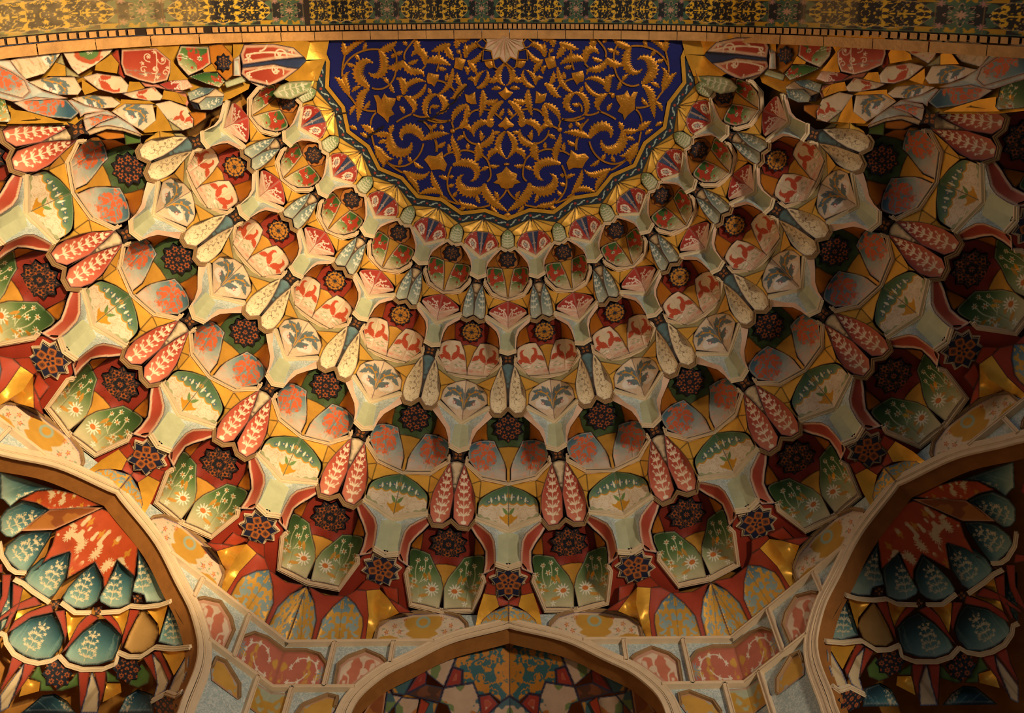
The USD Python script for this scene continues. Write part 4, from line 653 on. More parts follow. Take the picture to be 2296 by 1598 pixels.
# traced panels: (group, painting, outline, axis of the painting). Wall and niche pieces: x along their wall, y outward, z up; corner pieces in world metres, left side
PIECES = [
 ["lunette","cartouche",[[0.902,3.62,6.676],[0.898,3.62,6.858],[0.825,3.62,6.956],[0.667,3.62,7.015],[0.472,3.62,7.028],[0.344,3.62,6.964],[0.286,3.62,6.869],[0.28,3.62,6.822],[0.409,3.62,6.732],[0.571,3.62,6.664]],None],
 ["corner_panel","peach",[[1.499,3.62,6.584],[1.352,3.62,6.581],[1.247,3.62,6.53],[1.182,3.62,6.42],[1.171,3.62,6.18],[1.499,3.62,6.185]],None],
 ["arched_panel","pinkscroll",[[1.101,3.62,6.185],[1.109,3.62,6.418],[1.059,3.62,6.503],[0.95,3.62,6.575],[0.838,3.62,6.499],[0.803,3.62,6.45],[0.967,3.62,6.24],[1.002,3.62,6.183]],None],
 ["lower_panel","bluegold",[[1.513,3.62,6.157],[1.377,3.62,6.144],[1.361,3.62,5.904],[1.526,3.62,5.906]],None],
 ["lower_arch","bluegold2",[[1.3,3.62,5.903],[1.27,3.62,6.01],[1.132,3.62,6.107],[1.066,3.62,6.083],[1.065,3.62,5.985],[1.094,3.62,5.9]],None],
 ["gold_column","gold",[[0.981,3.415,7.0],[0.888,3.407,7.0],[0.866,3.445,6.85],[0.915,3.62,6.792],[0.932,3.62,6.676],[0.962,3.62,6.677],[0.954,3.515,6.85]],None],
 ["gold_column","gold",[[0.888,3.407,7.0],[0.841,3.471,7.0],[0.747,3.5,6.85],[0.884,3.62,6.932],[0.915,3.62,6.792],[0.866,3.445,6.85]],None],
 ["gold_column","red",[[1.05,3.405,7.0],[0.976,3.321,7.0],[0.878,3.372,7.0],[0.888,3.407,7.0],[0.981,3.415,7.0]],None],
 ["gold_column","red",[[0.878,3.372,7.0],[0.764,3.4,7.0],[0.754,3.48,6.93],[0.841,3.471,7.0]],None],
 ["gold_column","red",[[0.841,3.471,7.0],[0.754,3.48,6.93],[0.657,3.553,6.93],[0.747,3.5,6.85]],None],
 ["leaf","leafC",[[1.126,3.454,7.0],[1.053,3.477,6.93],[0.998,3.539,6.86],[0.989,3.562,6.8],[0.999,3.62,6.671],[1.3,3.62,6.675],[1.266,3.514,6.8],[1.202,3.474,6.9]],None],
 ["red_web","red",[[1.126,3.454,7.0],[1.05,3.405,7.0],[0.981,3.415,7.0],[0.954,3.515,6.85],[0.962,3.62,6.677],[0.999,3.62,6.671],[0.989,3.562,6.8],[0.998,3.539,6.86],[1.053,3.477,6.93]],None],
 ["red_web","red",[[1.384,3.373,7.0],[1.269,3.448,7.0],[1.126,3.454,7.0],[1.202,3.474,6.9],[1.266,3.514,6.8],[1.3,3.62,6.675],[1.33,3.62,6.676],[1.304,3.514,6.8],[1.33,3.437,6.9]],None],
 ["corner_leaf","leafB",[[1.397,3.373,7.0],[1.33,3.437,6.9],[1.304,3.514,6.8],[1.33,3.62,6.676],[1.499,3.62,6.666],[1.441,3.479,6.83]],None],
 ["star_lunette","star_lunette",[[0.001,3.62,6.849],[0.0,3.523,6.97],[0.126,3.58,6.97],[0.183,3.594,6.9],[0.2,3.62,6.848]],None],
 ["star_flank","gold",[[0.171,3.447,7.0],[0.088,3.466,7.0],[0.067,3.535,6.97],[0.126,3.58,6.97],[0.183,3.594,6.9],[0.2,3.62,6.848],[0.23,3.62,6.842],[0.21,3.544,6.93]],None],
 ["star_flank","red",[[0.146,3.355,7.0],[0.085,3.386,7.0],[0.088,3.466,7.0],[0.171,3.447,7.0]],None],
 ["star_flank","red",[[0.088,3.466,7.0],[0.0,3.512,7.0],[0.0,3.523,6.97],[0.067,3.535,6.97]],None],
 ["blue_shell","shell",[[0.032,4.069,6.692],[0.081,4.129,6.66],[0.124,4.188,6.601],[0.139,4.273,6.528],[0.125,4.309,6.5],[0.064,4.321,6.499],[-0.042,4.321,6.5],[-0.076,4.306,6.511],[-0.091,4.253,6.553],[-0.078,4.185,6.612],[-0.029,4.128,6.664]],[0,5]],
 ["blue_shell","shell",[[0.197,4.021,6.687],[0.302,4.051,6.631],[0.336,4.072,6.597],[0.368,4.132,6.541],[0.359,4.178,6.516],[0.328,4.223,6.5],[0.279,4.253,6.5],[0.208,4.272,6.51],[0.185,4.262,6.526],[0.171,4.21,6.571],[0.176,4.123,6.639]],[0,6]],
 ["blue_shell","shell",[[0.297,3.908,6.691],[0.358,3.877,6.669],[0.435,3.873,6.615],[0.473,3.907,6.576],[0.526,3.984,6.508],[0.489,4.057,6.504],[0.451,4.094,6.511],[0.383,4.125,6.536],[0.36,4.117,6.555],[0.339,4.038,6.615],[0.321,3.968,6.664]],[0,6]],
 ["blue_shell","shell",[[0.342,3.748,6.692],[0.445,3.755,6.625],[0.655,3.708,6.446],[0.67,3.716,6.433],[0.639,3.807,6.456],[0.589,3.884,6.486],[0.551,3.875,6.52],[0.49,3.93,6.554],[0.468,3.913,6.577],[0.443,3.852,6.614]],[0,6]],
 ["blue_shell","shell",[[-0.141,4.032,6.696],[-0.123,4.071,6.682],[-0.098,4.198,6.597],[-0.091,4.276,6.534],[-0.133,4.29,6.516],[-0.228,4.27,6.505],[-0.28,4.243,6.507],[-0.299,4.201,6.529],[-0.282,4.122,6.594],[-0.218,4.073,6.66]],[0,5]],
 ["blue_shell","shell",[[-0.249,3.926,6.705],[-0.273,4.067,6.636],[-0.305,4.153,6.561],[-0.342,4.159,6.538],[-0.391,4.139,6.523],[-0.447,4.064,6.529],[-0.453,4.001,6.555],[-0.414,3.929,6.614],[-0.351,3.927,6.662]],[0,4]],
 ["orange_fan","orangefan",[[0.005,3.761,6.829],[-0.017,3.795,6.815],[-0.065,3.898,6.768],[-0.125,4.022,6.704],[-0.084,4.097,6.675],[-0.049,4.22,6.585],[-0.067,4.244,6.564],[-0.032,4.158,6.641],[0.028,4.075,6.69],[0.043,4.077,6.688],[0.131,4.186,6.601],[0.196,4.02,6.688],[0.3,4.041,6.638],[0.343,4.068,6.595],[0.345,4.042,6.608],[0.291,3.908,6.692],[0.44,3.87,6.612],[0.33,3.735,6.698],[0.228,3.734,6.748],[0.056,3.738,6.819]],None],
 ["orange_fan","ochrefan",[[0.001,3.756,6.832],[-0.14,4.022,6.7],[-0.291,4.104,6.602],[-0.273,4.003,6.67],[-0.243,3.923,6.708],[-0.121,3.828,6.777]],None],
 ["orange_fan","orangefan",[[-0.02,3.752,6.83],[-0.114,3.838,6.778],[-0.249,3.926,6.705],[-0.336,3.918,6.671],[-0.429,3.926,6.604],[-0.388,3.839,6.662],[-0.307,3.777,6.708],[-0.179,3.746,6.768]],None],
 ["blue_shell","shell",[[-0.32,3.779,6.701],[-0.388,3.839,6.662],[-0.433,3.918,6.603],[-0.445,3.986,6.568],[-0.506,3.95,6.535],[-0.526,3.947,6.52],[-0.635,3.753,6.463],[-0.508,3.77,6.571]],[0,3]],
 ["blue_shell","shell",[[0.2,4.346,6.453],[0.282,4.354,6.421],[0.353,4.381,6.374],[0.379,4.42,6.331],[0.373,4.479,6.265],[0.303,4.532,6.238],[0.228,4.558,6.237],[0.12,4.571,6.25],[0.088,4.556,6.274],[0.071,4.513,6.334],[0.116,4.427,6.402]],[0,6]],
 ["blue_shell","shell",[[0.45,4.18,6.462],[0.526,4.141,6.436],[0.609,4.12,6.388],[0.65,4.177,6.329],[0.666,4.219,6.28],[0.614,4.304,6.261],[0.545,4.374,6.257],[0.466,4.419,6.272],[0.424,4.424,6.296],[0.412,4.388,6.343],[0.418,4.291,6.409]],[0,6]],
 ["tan_shell","tanshell",[[0.601,3.92,6.467],[0.715,3.892,6.38],[0.758,3.896,6.343],[0.784,3.962,6.292],[0.767,4.038,6.28],[0.719,4.111,6.295],[0.666,4.143,6.335],[0.635,4.073,6.39],[0.609,3.983,6.442]],[0,5]],
 ["blue_shell","shell",[[0.692,3.724,6.414],[0.836,3.7,6.266],[0.91,3.688,6.149],[0.868,3.821,6.219],[0.789,3.926,6.296],[0.75,3.858,6.356]],[0,3]],
 ["blue_shell","shell",[[-0.179,4.375,6.434],[-0.121,4.347,6.468],[-0.027,4.431,6.406],[0.024,4.495,6.353],[0.026,4.544,6.296],[0.02,4.552,6.286]],[0,4]],
 ["gold_web","gold",[[-0.044,4.342,6.481],[0.148,4.32,6.486],[0.077,4.418,6.414],[0.049,4.487,6.359],[0.012,4.423,6.413]],None],
 ["gold_web","gold",[[0.255,4.292,6.479],[0.37,4.212,6.488],[0.366,4.286,6.437],[0.39,4.372,6.366],[0.343,4.347,6.402]],None],
 ["gold_web","gold",[[0.464,4.113,6.493],[0.541,4.0,6.49],[0.574,4.044,6.446],[0.61,4.111,6.392],[0.547,4.101,6.441]],None],
 ["gold_web","gold",[[0.594,3.91,6.476],[0.681,3.743,6.424],[0.729,3.829,6.378],[0.77,3.904,6.327],[0.724,3.878,6.375]],None],
 ["gold_web","gold",[[0.815,3.932,6.262],[0.919,3.704,6.133],[0.943,3.808,6.071],[0.948,3.851,6.028],[0.886,3.899,6.164]],None],
 ["gold_web","gold",[[0.336,4.588,6.128],[0.406,4.557,6.131],[0.432,4.571,6.078],[0.354,4.625,6.002],[0.337,4.614,6.076]],None],
 ["gold_web","gold",[[0.716,4.288,6.153],[0.774,4.219,6.14],[0.806,4.22,6.083],[0.755,4.317,6.027],[0.732,4.308,6.108]],None],
 ["red_web","red",[[-0.114,4.351,6.467],[-0.044,4.342,6.481],[0.012,4.423,6.413],[0.043,4.531,6.312],[0.028,4.533,6.31],[-0.02,4.442,6.399]],None],
 ["red_web","red",[[0.156,4.319,6.486],[0.201,4.339,6.459],[0.114,4.426,6.404],[0.081,4.513,6.332],[0.061,4.544,6.294],[0.049,4.487,6.359],[0.077,4.418,6.414]],None],
 ["red_web","red",[[0.201,4.331,6.465],[0.245,4.293,6.482],[0.343,4.347,6.402],[0.382,4.399,6.349],[0.344,4.374,6.383],[0.277,4.351,6.426]],None],
 ["red_web","red",[[0.375,4.207,6.488],[0.439,4.176,6.471],[0.414,4.288,6.413],[0.409,4.409,6.325],[0.398,4.434,6.304],[0.39,4.372,6.366],[0.366,4.286,6.437]],None],
 ["red_web","red",[[0.441,4.159,6.481],[0.458,4.118,6.493],[0.547,4.101,6.441],[0.61,4.111,6.392],[0.609,4.12,6.388],[0.531,4.135,6.435]],None],
 ["red_web","red",[[0.532,3.983,6.503],[0.587,3.92,6.479],[0.627,4.066,6.398],[0.661,4.17,6.321],[0.614,4.114,6.387],[0.574,4.044,6.446]],None],
 ["red_web","red",[[0.174,4.588,6.214],[0.25,4.565,6.219],[0.249,4.608,6.145],[0.252,4.664,5.978],[0.237,4.662,6.006],[0.215,4.63,6.122]],None],
 ["red_web","red",[[0.258,4.569,6.208],[0.326,4.539,6.22],[0.333,4.598,6.113],[0.336,4.65,5.922],[0.304,4.608,6.117]],None],
 ["red_web","red",[[0.542,4.402,6.23],[0.598,4.35,6.233],[0.66,4.4,6.095],[0.684,4.42,5.961],[0.618,4.425,6.113]],None],
 ["red_web","red",[[0.614,4.335,6.233],[0.669,4.278,6.229],[0.725,4.305,6.121],[0.758,4.335,5.97],[0.708,4.335,6.111]],None],
 ["red_web","red",[[0.781,4.055,6.253],[0.802,3.992,6.257],[0.881,3.99,6.133],[0.919,3.985,6.04],[0.845,4.031,6.173]],None],
 ["red_web","red",[[0.802,3.983,6.26],[0.817,3.932,6.259],[0.942,3.872,6.043],[0.953,3.883,5.986],[0.869,3.949,6.175]],None],
 ["white_web","whiteweb",[[0.261,4.568,6.209],[0.289,4.595,6.147],[0.343,4.65,5.908],[0.315,4.663,5.851],[0.26,4.665,5.964],[0.26,4.619,6.12]],None],
 ["white_web","whiteweb",[[0.606,4.343,6.233],[0.708,4.335,6.111],[0.765,4.333,5.947],[0.689,4.417,5.955],[0.66,4.4,6.095]],None],
 ["white_web","whiteweb",[[0.806,3.99,6.253],[0.873,3.941,6.17],[0.944,3.879,6.029],[0.958,3.912,5.942],[0.94,4.002,5.924],[0.919,3.985,6.04]],None],
 ["white_web","whiteweb",[[0.924,3.706,6.123],[0.967,3.711,5.976],[0.985,3.725,5.779],[0.982,3.791,5.817],[0.967,3.883,5.923],[0.953,3.848,6.008]],None],
 ["green_web","green",[[0.332,4.529,6.228],[0.384,4.536,6.181],[0.505,4.52,6.098],[0.437,4.568,6.08],[0.406,4.557,6.131],[0.342,4.58,6.138]],None],
 ["green_web","green",[[0.544,4.443,6.174],[0.544,4.403,6.228],[0.599,4.419,6.146],[0.541,4.491,6.105],[0.509,4.516,6.103]],None],
 ["green_web","green",[[0.667,4.277,6.233],[0.733,4.235,6.186],[0.77,4.217,6.147],[0.713,4.287,6.16]],None],
 ["green_web","green",[[0.796,4.072,6.226],[0.867,4.03,6.137],[0.886,4.053,6.086],[0.86,4.12,6.081],[0.81,4.176,6.122]],None],
 ["blue_shell","shell",[[0.515,4.522,6.081],[0.594,4.476,6.039],[0.669,4.436,5.955],[0.418,4.62,5.898],[0.462,4.561,6.053]],[0,2]],
 ["blue_shell","shell",[[0.862,4.122,6.068],[0.928,4.009,5.972],[0.962,3.947,5.769],[0.847,4.223,5.92],[0.836,4.191,6.037]],[0,3]],
 ["star","star",[[0.529,4.422,6.202],[0.525,4.445,6.173],[0.546,4.454,6.137],[0.518,4.478,6.131],[0.511,4.502,6.103],[0.474,4.512,6.122],[0.444,4.534,6.116],[0.42,4.525,6.15],[0.383,4.533,6.17],[0.387,4.512,6.202],[0.364,4.499,6.234],[0.394,4.477,6.243],[0.399,4.451,6.269],[0.438,4.444,6.253],[0.468,4.42,6.257],[0.493,4.432,6.225]],None],
 ["star","star",[[0.812,4.073,6.184],[0.81,4.102,6.165],[0.828,4.111,6.13],[0.805,4.146,6.14],[0.8,4.175,6.122],[0.769,4.195,6.153],[0.743,4.227,6.162],[0.723,4.221,6.198],[0.691,4.236,6.227],[0.693,4.207,6.246],[0.673,4.195,6.278],[0.698,4.163,6.272],[0.703,4.132,6.289],[0.735,4.116,6.261],[0.761,4.083,6.251],[0.782,4.092,6.218]],None],
 ["star","star",[[0.98,3.673,5.6],[0.98,3.702,5.594],[0.981,3.676,5.527],[0.98,3.748,5.59],[0.979,3.78,5.587],[0.972,3.842,5.668],[0.962,3.898,5.713],[0.957,3.921,5.775],[0.944,3.97,5.844],[0.948,3.951,5.864],[0.941,3.966,5.92],[0.954,3.92,5.891],[0.958,3.896,5.905],[0.968,3.838,5.827],[0.975,3.774,5.771],[0.977,3.744,5.698]],None],
 ["small_star","small",[[-0.062,4.309,6.498],[-0.085,4.322,6.484],[-0.1,4.34,6.468],[-0.122,4.321,6.481],[-0.149,4.306,6.488],[-0.126,4.294,6.503],[-0.11,4.276,6.52],[-0.089,4.296,6.507]],None],
 ["small_star","small",[[0.223,4.292,6.479],[0.201,4.309,6.472],[0.186,4.33,6.46],[0.166,4.315,6.477],[0.14,4.305,6.491],[0.162,4.289,6.499],[0.178,4.268,6.511],[0.198,4.283,6.494]],None],
 ["small_star","small",[[0.447,4.141,6.478],[0.427,4.161,6.477],[0.413,4.184,6.471],[0.395,4.172,6.489],[0.371,4.166,6.507],[0.392,4.146,6.508],[0.405,4.123,6.514],[0.423,4.135,6.495]],None],
 ["small_star","small",[[0.573,3.896,6.486],[0.554,3.924,6.494],[0.541,3.954,6.495],[0.523,3.941,6.514],[0.499,3.936,6.535],[0.518,3.909,6.527],[0.531,3.878,6.525],[0.55,3.891,6.506]],None],
 ["cn_blue","darkbluegold",[[-0.008,3.75,6.994],[-0.004,4.107,6.748],[0.062,4.136,6.712],[0.136,4.073,6.722],[0.215,4.057,6.68],[0.248,3.968,6.704],[0.321,3.952,6.665],[0.317,3.868,6.709],[0.383,3.824,6.686],[0.337,3.75,6.791]],None],
 ["cn_panel","creamfloral",[[0.569,3.755,6.592],[0.347,3.752,6.746],[0.441,3.923,6.6],[0.548,3.803,6.585]],None],
 ["cn_panel","redframe",[[0.383,3.827,6.685],[0.32,3.867,6.707],[0.326,3.95,6.663],[0.436,3.928,6.602]],None],
 ["cn_panel","redframe",[[0.585,3.753,6.581],[0.548,3.803,6.585],[0.557,3.86,6.553],[0.685,3.866,6.448]],None],
 ["cn_panel","bluegold3",[[0.781,3.755,6.415],[0.596,3.75,6.577],[0.69,3.869,6.442],[0.762,3.825,6.402]],None],
 ["cn_panel","darkfloral",[[0.685,3.866,6.448],[0.557,3.862,6.552],[0.444,3.925,6.598],[0.472,4.004,6.542],[0.586,3.935,6.497]],None],
 ["cn_panel","creamfloral",[[0.441,3.928,6.598],[0.248,3.968,6.704],[0.215,4.057,6.68],[0.183,4.217,6.621],[0.383,4.145,6.533],[0.42,4.041,6.558],[0.472,4.004,6.542]],None],
 ["cn_panel","creamfloral",[[0.711,3.869,6.425],[0.586,3.938,6.496],[0.587,4.068,6.437],[0.753,3.99,6.34],[0.752,3.905,6.377]],None],
 ["cn_panel","bluegold3",[[0.581,3.943,6.498],[0.477,4.005,6.538],[0.513,4.097,6.473],[0.582,4.07,6.44]],None],
 ["cn_panel","ochrefan",[[0.796,3.753,6.403],[0.828,3.954,6.296],[0.942,3.865,6.243],[0.867,3.785,6.334]],None],
 ["cn_panel","creamfloral",[[0.794,3.756,6.404],[0.762,3.83,6.4],[0.701,3.871,6.433],[0.752,3.905,6.377],[0.823,3.956,6.299]],None],
 ["cn_panel","redframe",[[0.136,4.075,6.72],[0.077,4.143,6.704],[0.143,4.191,6.658],[0.194,4.213,6.616],[0.21,4.062,6.681]],None],
 ["cn_panel","creamfloral",[[-0.004,4.11,6.746],[-0.003,4.258,6.67],[0.172,4.221,6.626],[0.137,4.188,6.663],[0.062,4.138,6.711]],None],
 ["K_gilded_ground","gold",[[-3.217,-0.197,7.242],[-2.859,-0.165,7.84],[-2.626,-0.147,8.308],[-1.956,-0.017,9.526],[-1.951,0.12,9.527],[-2.02,0.326,9.387],[-2.116,0.367,9.209],[-2.298,0.415,8.88],[-2.323,0.525,8.799],[-2.431,0.521,8.6],[-2.572,0.491,8.333],[-2.654,0.407,8.198],[-2.719,0.363,8.082],[-2.791,0.345,7.941],[-2.881,0.316,7.783],[-3.116,0.255,7.404],[-3.259,0.193,7.176]],None],
 ["K_star_soffit","small",[[-2.863,0.291,7.742],[-2.831,0.318,7.787],[-2.802,0.289,7.842],[-2.801,0.327,7.835],[-2.774,0.396,7.869],[-2.804,0.383,7.82],[-2.842,0.407,7.751],[-2.84,0.351,7.767]],None],
 ["K_stem","beige",[[-2.776,0.404,7.873],[-2.703,0.39,8.021],[-2.638,0.424,8.141],[-2.559,0.492,8.275],[-2.559,0.474,8.282],[-2.638,0.402,8.149],[-2.702,0.363,8.031],[-2.757,0.361,7.923],[-2.789,0.375,7.855]],None],
 ["K_side_wall","amber",[[-2.768,0.412,7.956],[-2.717,0.401,8.06],[-2.647,0.437,8.189],[-2.64,0.479,8.187],[-2.719,0.466,8.038]],None],
 ["K_side_wall","green",[[-2.647,0.437,8.189],[-2.575,0.499,8.313],[-2.572,0.536,8.301],[-2.641,0.526,8.169]],None],
 ["K_cream_scale","cream",[[-3.059,-0.14,7.477],[-2.952,-0.17,7.648],[-2.852,-0.157,7.818],[-2.896,-0.084,7.748],[-2.937,-0.03,7.681],[-3.013,-0.013,7.556],[-3.038,-0.067,7.516]],[2,4]],
 ["K_heart_scale","greenheart",[[-2.853,-0.15,7.817],[-2.748,-0.151,8.021],[-2.646,-0.134,8.23],[-2.67,-0.095,8.183],[-2.732,-0.037,8.059],[-2.806,0.009,7.909],[-2.828,-0.041,7.865]],[1,5]],
 ["K_gold_web","gold",[[-2.886,-0.089,7.765],[-2.85,-0.06,7.824],[-2.854,0.003,7.819],[-2.93,-0.014,7.695]],None],
 ["K_gold_web","olive",[[-2.856,-0.14,7.811],[-2.85,-0.06,7.824],[-2.886,-0.089,7.765]],None],
 ["K_gold_web","olive",[[-2.85,-0.06,7.824],[-2.806,0.009,7.909],[-2.793,0.034,7.935],[-2.82,0.019,7.88],[-2.854,0.003,7.819]],None],
 ["K_gold_web","gold",[[-2.664,-0.086,8.195],[-2.639,-0.02,8.246],[-2.652,0.044,8.222],[-2.74,-0.002,8.046],[-2.732,-0.037,8.059]],None],
 ["K_gold_web","red",[[-2.632,-0.127,8.256],[-2.631,-0.01,8.264],[-2.616,0.07,8.294],[-2.626,0.089,8.27],[-2.647,0.046,8.231],[-2.639,-0.02,8.246],[-2.664,-0.086,8.195]],None],
 ["K_red_panel","redvine",[[-2.614,-0.111,8.265],[-2.465,-0.087,8.565],[-2.407,0.014,8.686],[-2.413,0.091,8.673],[-2.431,0.148,8.63],[-2.493,0.154,8.504],[-2.555,0.113,8.382],[-2.614,0.058,8.267],[-2.624,-0.02,8.246]],[1,5]],
 ["K_gold_web","gold",[[-2.619,-0.139,8.28],[-2.355,-0.087,8.807],[-2.406,0.022,8.722],[-2.413,0.016,8.707],[-2.471,-0.085,8.586],[-2.62,-0.109,8.283]],None],
 ["K_gold_web","gold",[[-2.406,0.022,8.722],[-2.36,0.124,8.796],[-2.334,0.169,8.834],[-2.432,0.156,8.658],[-2.418,0.093,8.692],[-2.413,0.016,8.707]],None],
 ["K_green_petal","green1",[[-2.356,-0.075,8.805],[-2.216,-0.038,9.053],[-2.213,0.085,9.054],[-2.256,0.116,8.976],[-2.333,0.146,8.841],[-2.378,0.056,8.769],[-2.384,-0.001,8.757]],[1,4]],
 ["K_green_petal","green1",[[-2.333,0.15,8.84],[-2.251,0.137,8.983],[-2.182,0.158,9.103],[-2.143,0.233,9.159],[-2.174,0.27,9.096],[-2.244,0.224,8.983]],[2,4]],
 ["K_gold_web","gold",[[-2.257,0.12,8.977],[-2.207,0.086,9.065],[-2.184,0.149,9.099],[-2.251,0.137,8.983]],None],
 ["K_side_wall","amber",[[-2.216,-0.046,9.053],[-2.144,-0.048,9.178],[-2.101,0.027,9.253],[-2.086,0.089,9.277],[-2.095,0.195,9.249],[-2.136,0.23,9.17],[-2.181,0.154,9.104],[-2.207,0.086,9.065],[-2.213,0.077,9.057]],None],
 ["K_star","star1",[[-2.091,0.098,9.23],[-2.108,0.114,9.2],[-2.108,0.144,9.198],[-2.128,0.136,9.162],[-2.142,0.157,9.135],[-2.154,0.131,9.118],[-2.174,0.129,9.083],[-2.171,0.1,9.094],[-2.184,0.077,9.069],[-2.168,0.062,9.099],[-2.168,0.032,9.101],[-2.148,0.039,9.134],[-2.134,0.019,9.162],[-2.123,0.045,9.181],[-2.103,0.046,9.216],[-2.106,0.076,9.207]],None],
 ["K_stem","sage",[[-2.138,0.229,9.105],[-2.039,0.208,9.282],[-2.015,0.256,9.315],[-2.128,0.277,9.113]],None],
 ["K_stem","paleblue",[[-2.082,0.08,9.242],[-2.051,0.083,9.294],[-2.048,0.209,9.285],[-2.088,0.199,9.216]],None],
 ["K_small_scale","pinkk",[[-2.474,0.167,8.571],[-2.405,0.155,8.709],[-2.34,0.168,8.825],[-2.312,0.231,8.866],[-2.366,0.241,8.768],[-2.44,0.212,8.632]],[5,2]],
 ["K_gold_web","salmon",[[-2.561,0.119,8.401],[-2.479,0.166,8.562],[-2.44,0.212,8.632],[-2.355,0.248,8.787],[-2.344,0.262,8.803],[-2.394,0.249,8.717],[-2.499,0.179,8.516],[-2.539,0.167,8.438]],None],
 ["K_heart_scale","heart",[[-2.793,0.027,7.938],[-2.732,0.018,8.06],[-2.635,0.068,8.256],[-2.608,0.132,8.304],[-2.618,0.182,8.278],[-2.674,0.172,8.165],[-2.736,0.124,8.048]],[3,0]],
 ["K_heart_scale","heart",[[-2.641,0.182,8.229],[-2.499,0.175,8.517],[-2.46,0.253,8.584],[-2.474,0.279,8.552],[-2.524,0.267,8.453],[-2.601,0.225,8.307]],[2,0]],
 ["K_heart_scale","heart",[[-2.5,0.294,8.496],[-2.432,0.292,8.63],[-2.348,0.364,8.772],[-2.319,0.458,8.796],[-2.322,0.512,8.77],[-2.372,0.519,8.673],[-2.446,0.418,8.567]],[2,5]],
 ["K_cream_scale","cream",[[-3.006,0.006,7.568],[-2.913,-0.007,7.723],[-2.82,0.019,7.88],[-2.799,0.105,7.922],[-2.816,0.136,7.884],[-2.896,0.114,7.747],[-2.955,0.064,7.652]],[2,0]],
 ["K_cream_scale","cream",[[-2.844,0.149,7.83],[-2.773,0.149,7.968],[-2.685,0.188,8.145],[-2.648,0.244,8.21],[-2.674,0.265,8.151],[-2.733,0.252,8.033],[-2.794,0.208,7.919]],[2,0]],
 ["K_cream_scale","cream",[[-2.689,0.285,8.117],[-2.631,0.252,8.241],[-2.509,0.294,8.474],[-2.497,0.408,8.466],[-2.559,0.459,8.328],[-2.607,0.401,8.251]],[2,0]],
 ["K_gold_web","gold",[[-2.794,0.041,7.935],[-2.736,0.131,8.045],[-2.79,0.144,7.934],[-2.799,0.105,7.922]],None],
 ["K_gold_web","gold",[[-2.604,0.111,8.315],[-2.561,0.126,8.398],[-2.54,0.175,8.438],[-2.641,0.182,8.229],[-2.618,0.182,8.278]],None],
 ["K_gold_web","gold",[[-2.456,0.215,8.601],[-2.394,0.249,8.717],[-2.346,0.301,8.791],[-2.359,0.345,8.759],[-2.432,0.288,8.631],[-2.469,0.273,8.564]],None],
 ["K_gold_web","salmon",[[-2.394,0.249,8.717],[-2.35,0.265,8.793],[-2.335,0.32,8.806],[-2.348,0.364,8.772],[-2.359,0.345,8.759]],None],
 ["K_gold_web","gold",[[-2.492,0.304,8.507],[-2.441,0.435,8.57],[-2.423,0.502,8.581],[-2.549,0.473,8.342],[-2.559,0.459,8.328],[-2.497,0.408,8.466]],None],
 ["K_gold_web","olive",[[-2.5,0.294,8.496],[-2.446,0.418,8.567],[-2.372,0.519,8.673],[-2.423,0.502,8.581],[-2.441,0.435,8.57]],None],
 ["K_gold_web","gold",[[-2.646,0.218,8.215],[-2.524,0.267,8.453],[-2.5,0.294,8.496],[-2.631,0.252,8.241],[-2.689,0.285,8.117],[-2.648,0.244,8.21]],None],
 ["K_side_wall","amber",[[-2.343,0.404,8.768],[-2.303,0.408,8.837],[-2.251,0.43,8.921],[-2.251,0.469,8.905],[-2.319,0.513,8.775],[-2.319,0.458,8.796]],None],
 ["K_coral_scale","coral",[[-3.189,-0.168,7.257],[-3.135,-0.15,7.347],[-3.062,-0.072,7.475],[-3.018,-0.007,7.549],[-3.006,0.066,7.569],[-3.036,0.099,7.515],[-3.205,-0.026,7.236]],[1,4]],
 ["K_coral_scale","coral",[[-3.074,0.117,7.453],[-2.985,0.102,7.601],[-2.863,0.155,7.799],[-2.818,0.25,7.864],[-2.853,0.283,7.8],[-2.942,0.244,7.658],[-3.021,0.186,7.532]],[2,0]],
 ["K_coral_scale","coral",[[-2.795,0.293,7.853],[-2.725,0.284,7.994],[-2.657,0.321,8.123],[-2.727,0.337,7.978],[-2.787,0.374,7.85]],[2,0]],
 ["K_gold_web","paleblue",[[-3.185,-0.194,7.26],[-3.059,-0.14,7.477],[-3.013,-0.013,7.556],[-2.953,0.072,7.654],[-2.857,0.146,7.807],[-3.076,0.11,7.451],[-3.208,0.007,7.231],[-3.205,-0.026,7.236],[-3.036,0.099,7.515],[-3.006,0.066,7.569],[-3.018,-0.007,7.549],[-3.062,-0.072,7.475],[-3.135,-0.15,7.347],[-3.189,-0.168,7.257]],None],
 ["K_gold_web","paleblue",[[-2.845,0.157,7.83],[-2.794,0.208,7.919],[-2.733,0.252,8.033],[-2.707,0.272,8.083],[-2.797,0.264,7.904],[-2.816,0.28,7.865],[-2.818,0.25,7.864],[-2.858,0.16,7.804]],None],
 ["K_stem","paleblue",[[-2.791,0.268,7.884],[-2.701,0.266,8.066],[-2.601,0.398,8.233],[-2.558,0.476,8.293],[-2.686,0.376,8.07],[-2.755,0.36,7.938],[-2.731,0.339,7.99],[-2.661,0.323,8.134],[-2.729,0.286,8.005],[-2.799,0.295,7.864]],None],
 ["K_gold_web","gold",[[-3.087,0.154,7.426],[-3.026,0.185,7.526],[-2.942,0.247,7.657],[-2.881,0.296,7.749],[-3.048,0.255,7.482],[-3.106,0.238,7.387],[-3.088,0.216,7.419]],None],
 ["K_green_petal","daisy",[[-3.21,0.02,7.228],[-3.156,0.041,7.32],[-3.101,0.093,7.409],[-3.088,0.216,7.419],[-3.097,0.23,7.402],[-3.17,0.206,7.285],[-3.224,0.176,7.197]],[1,4]],
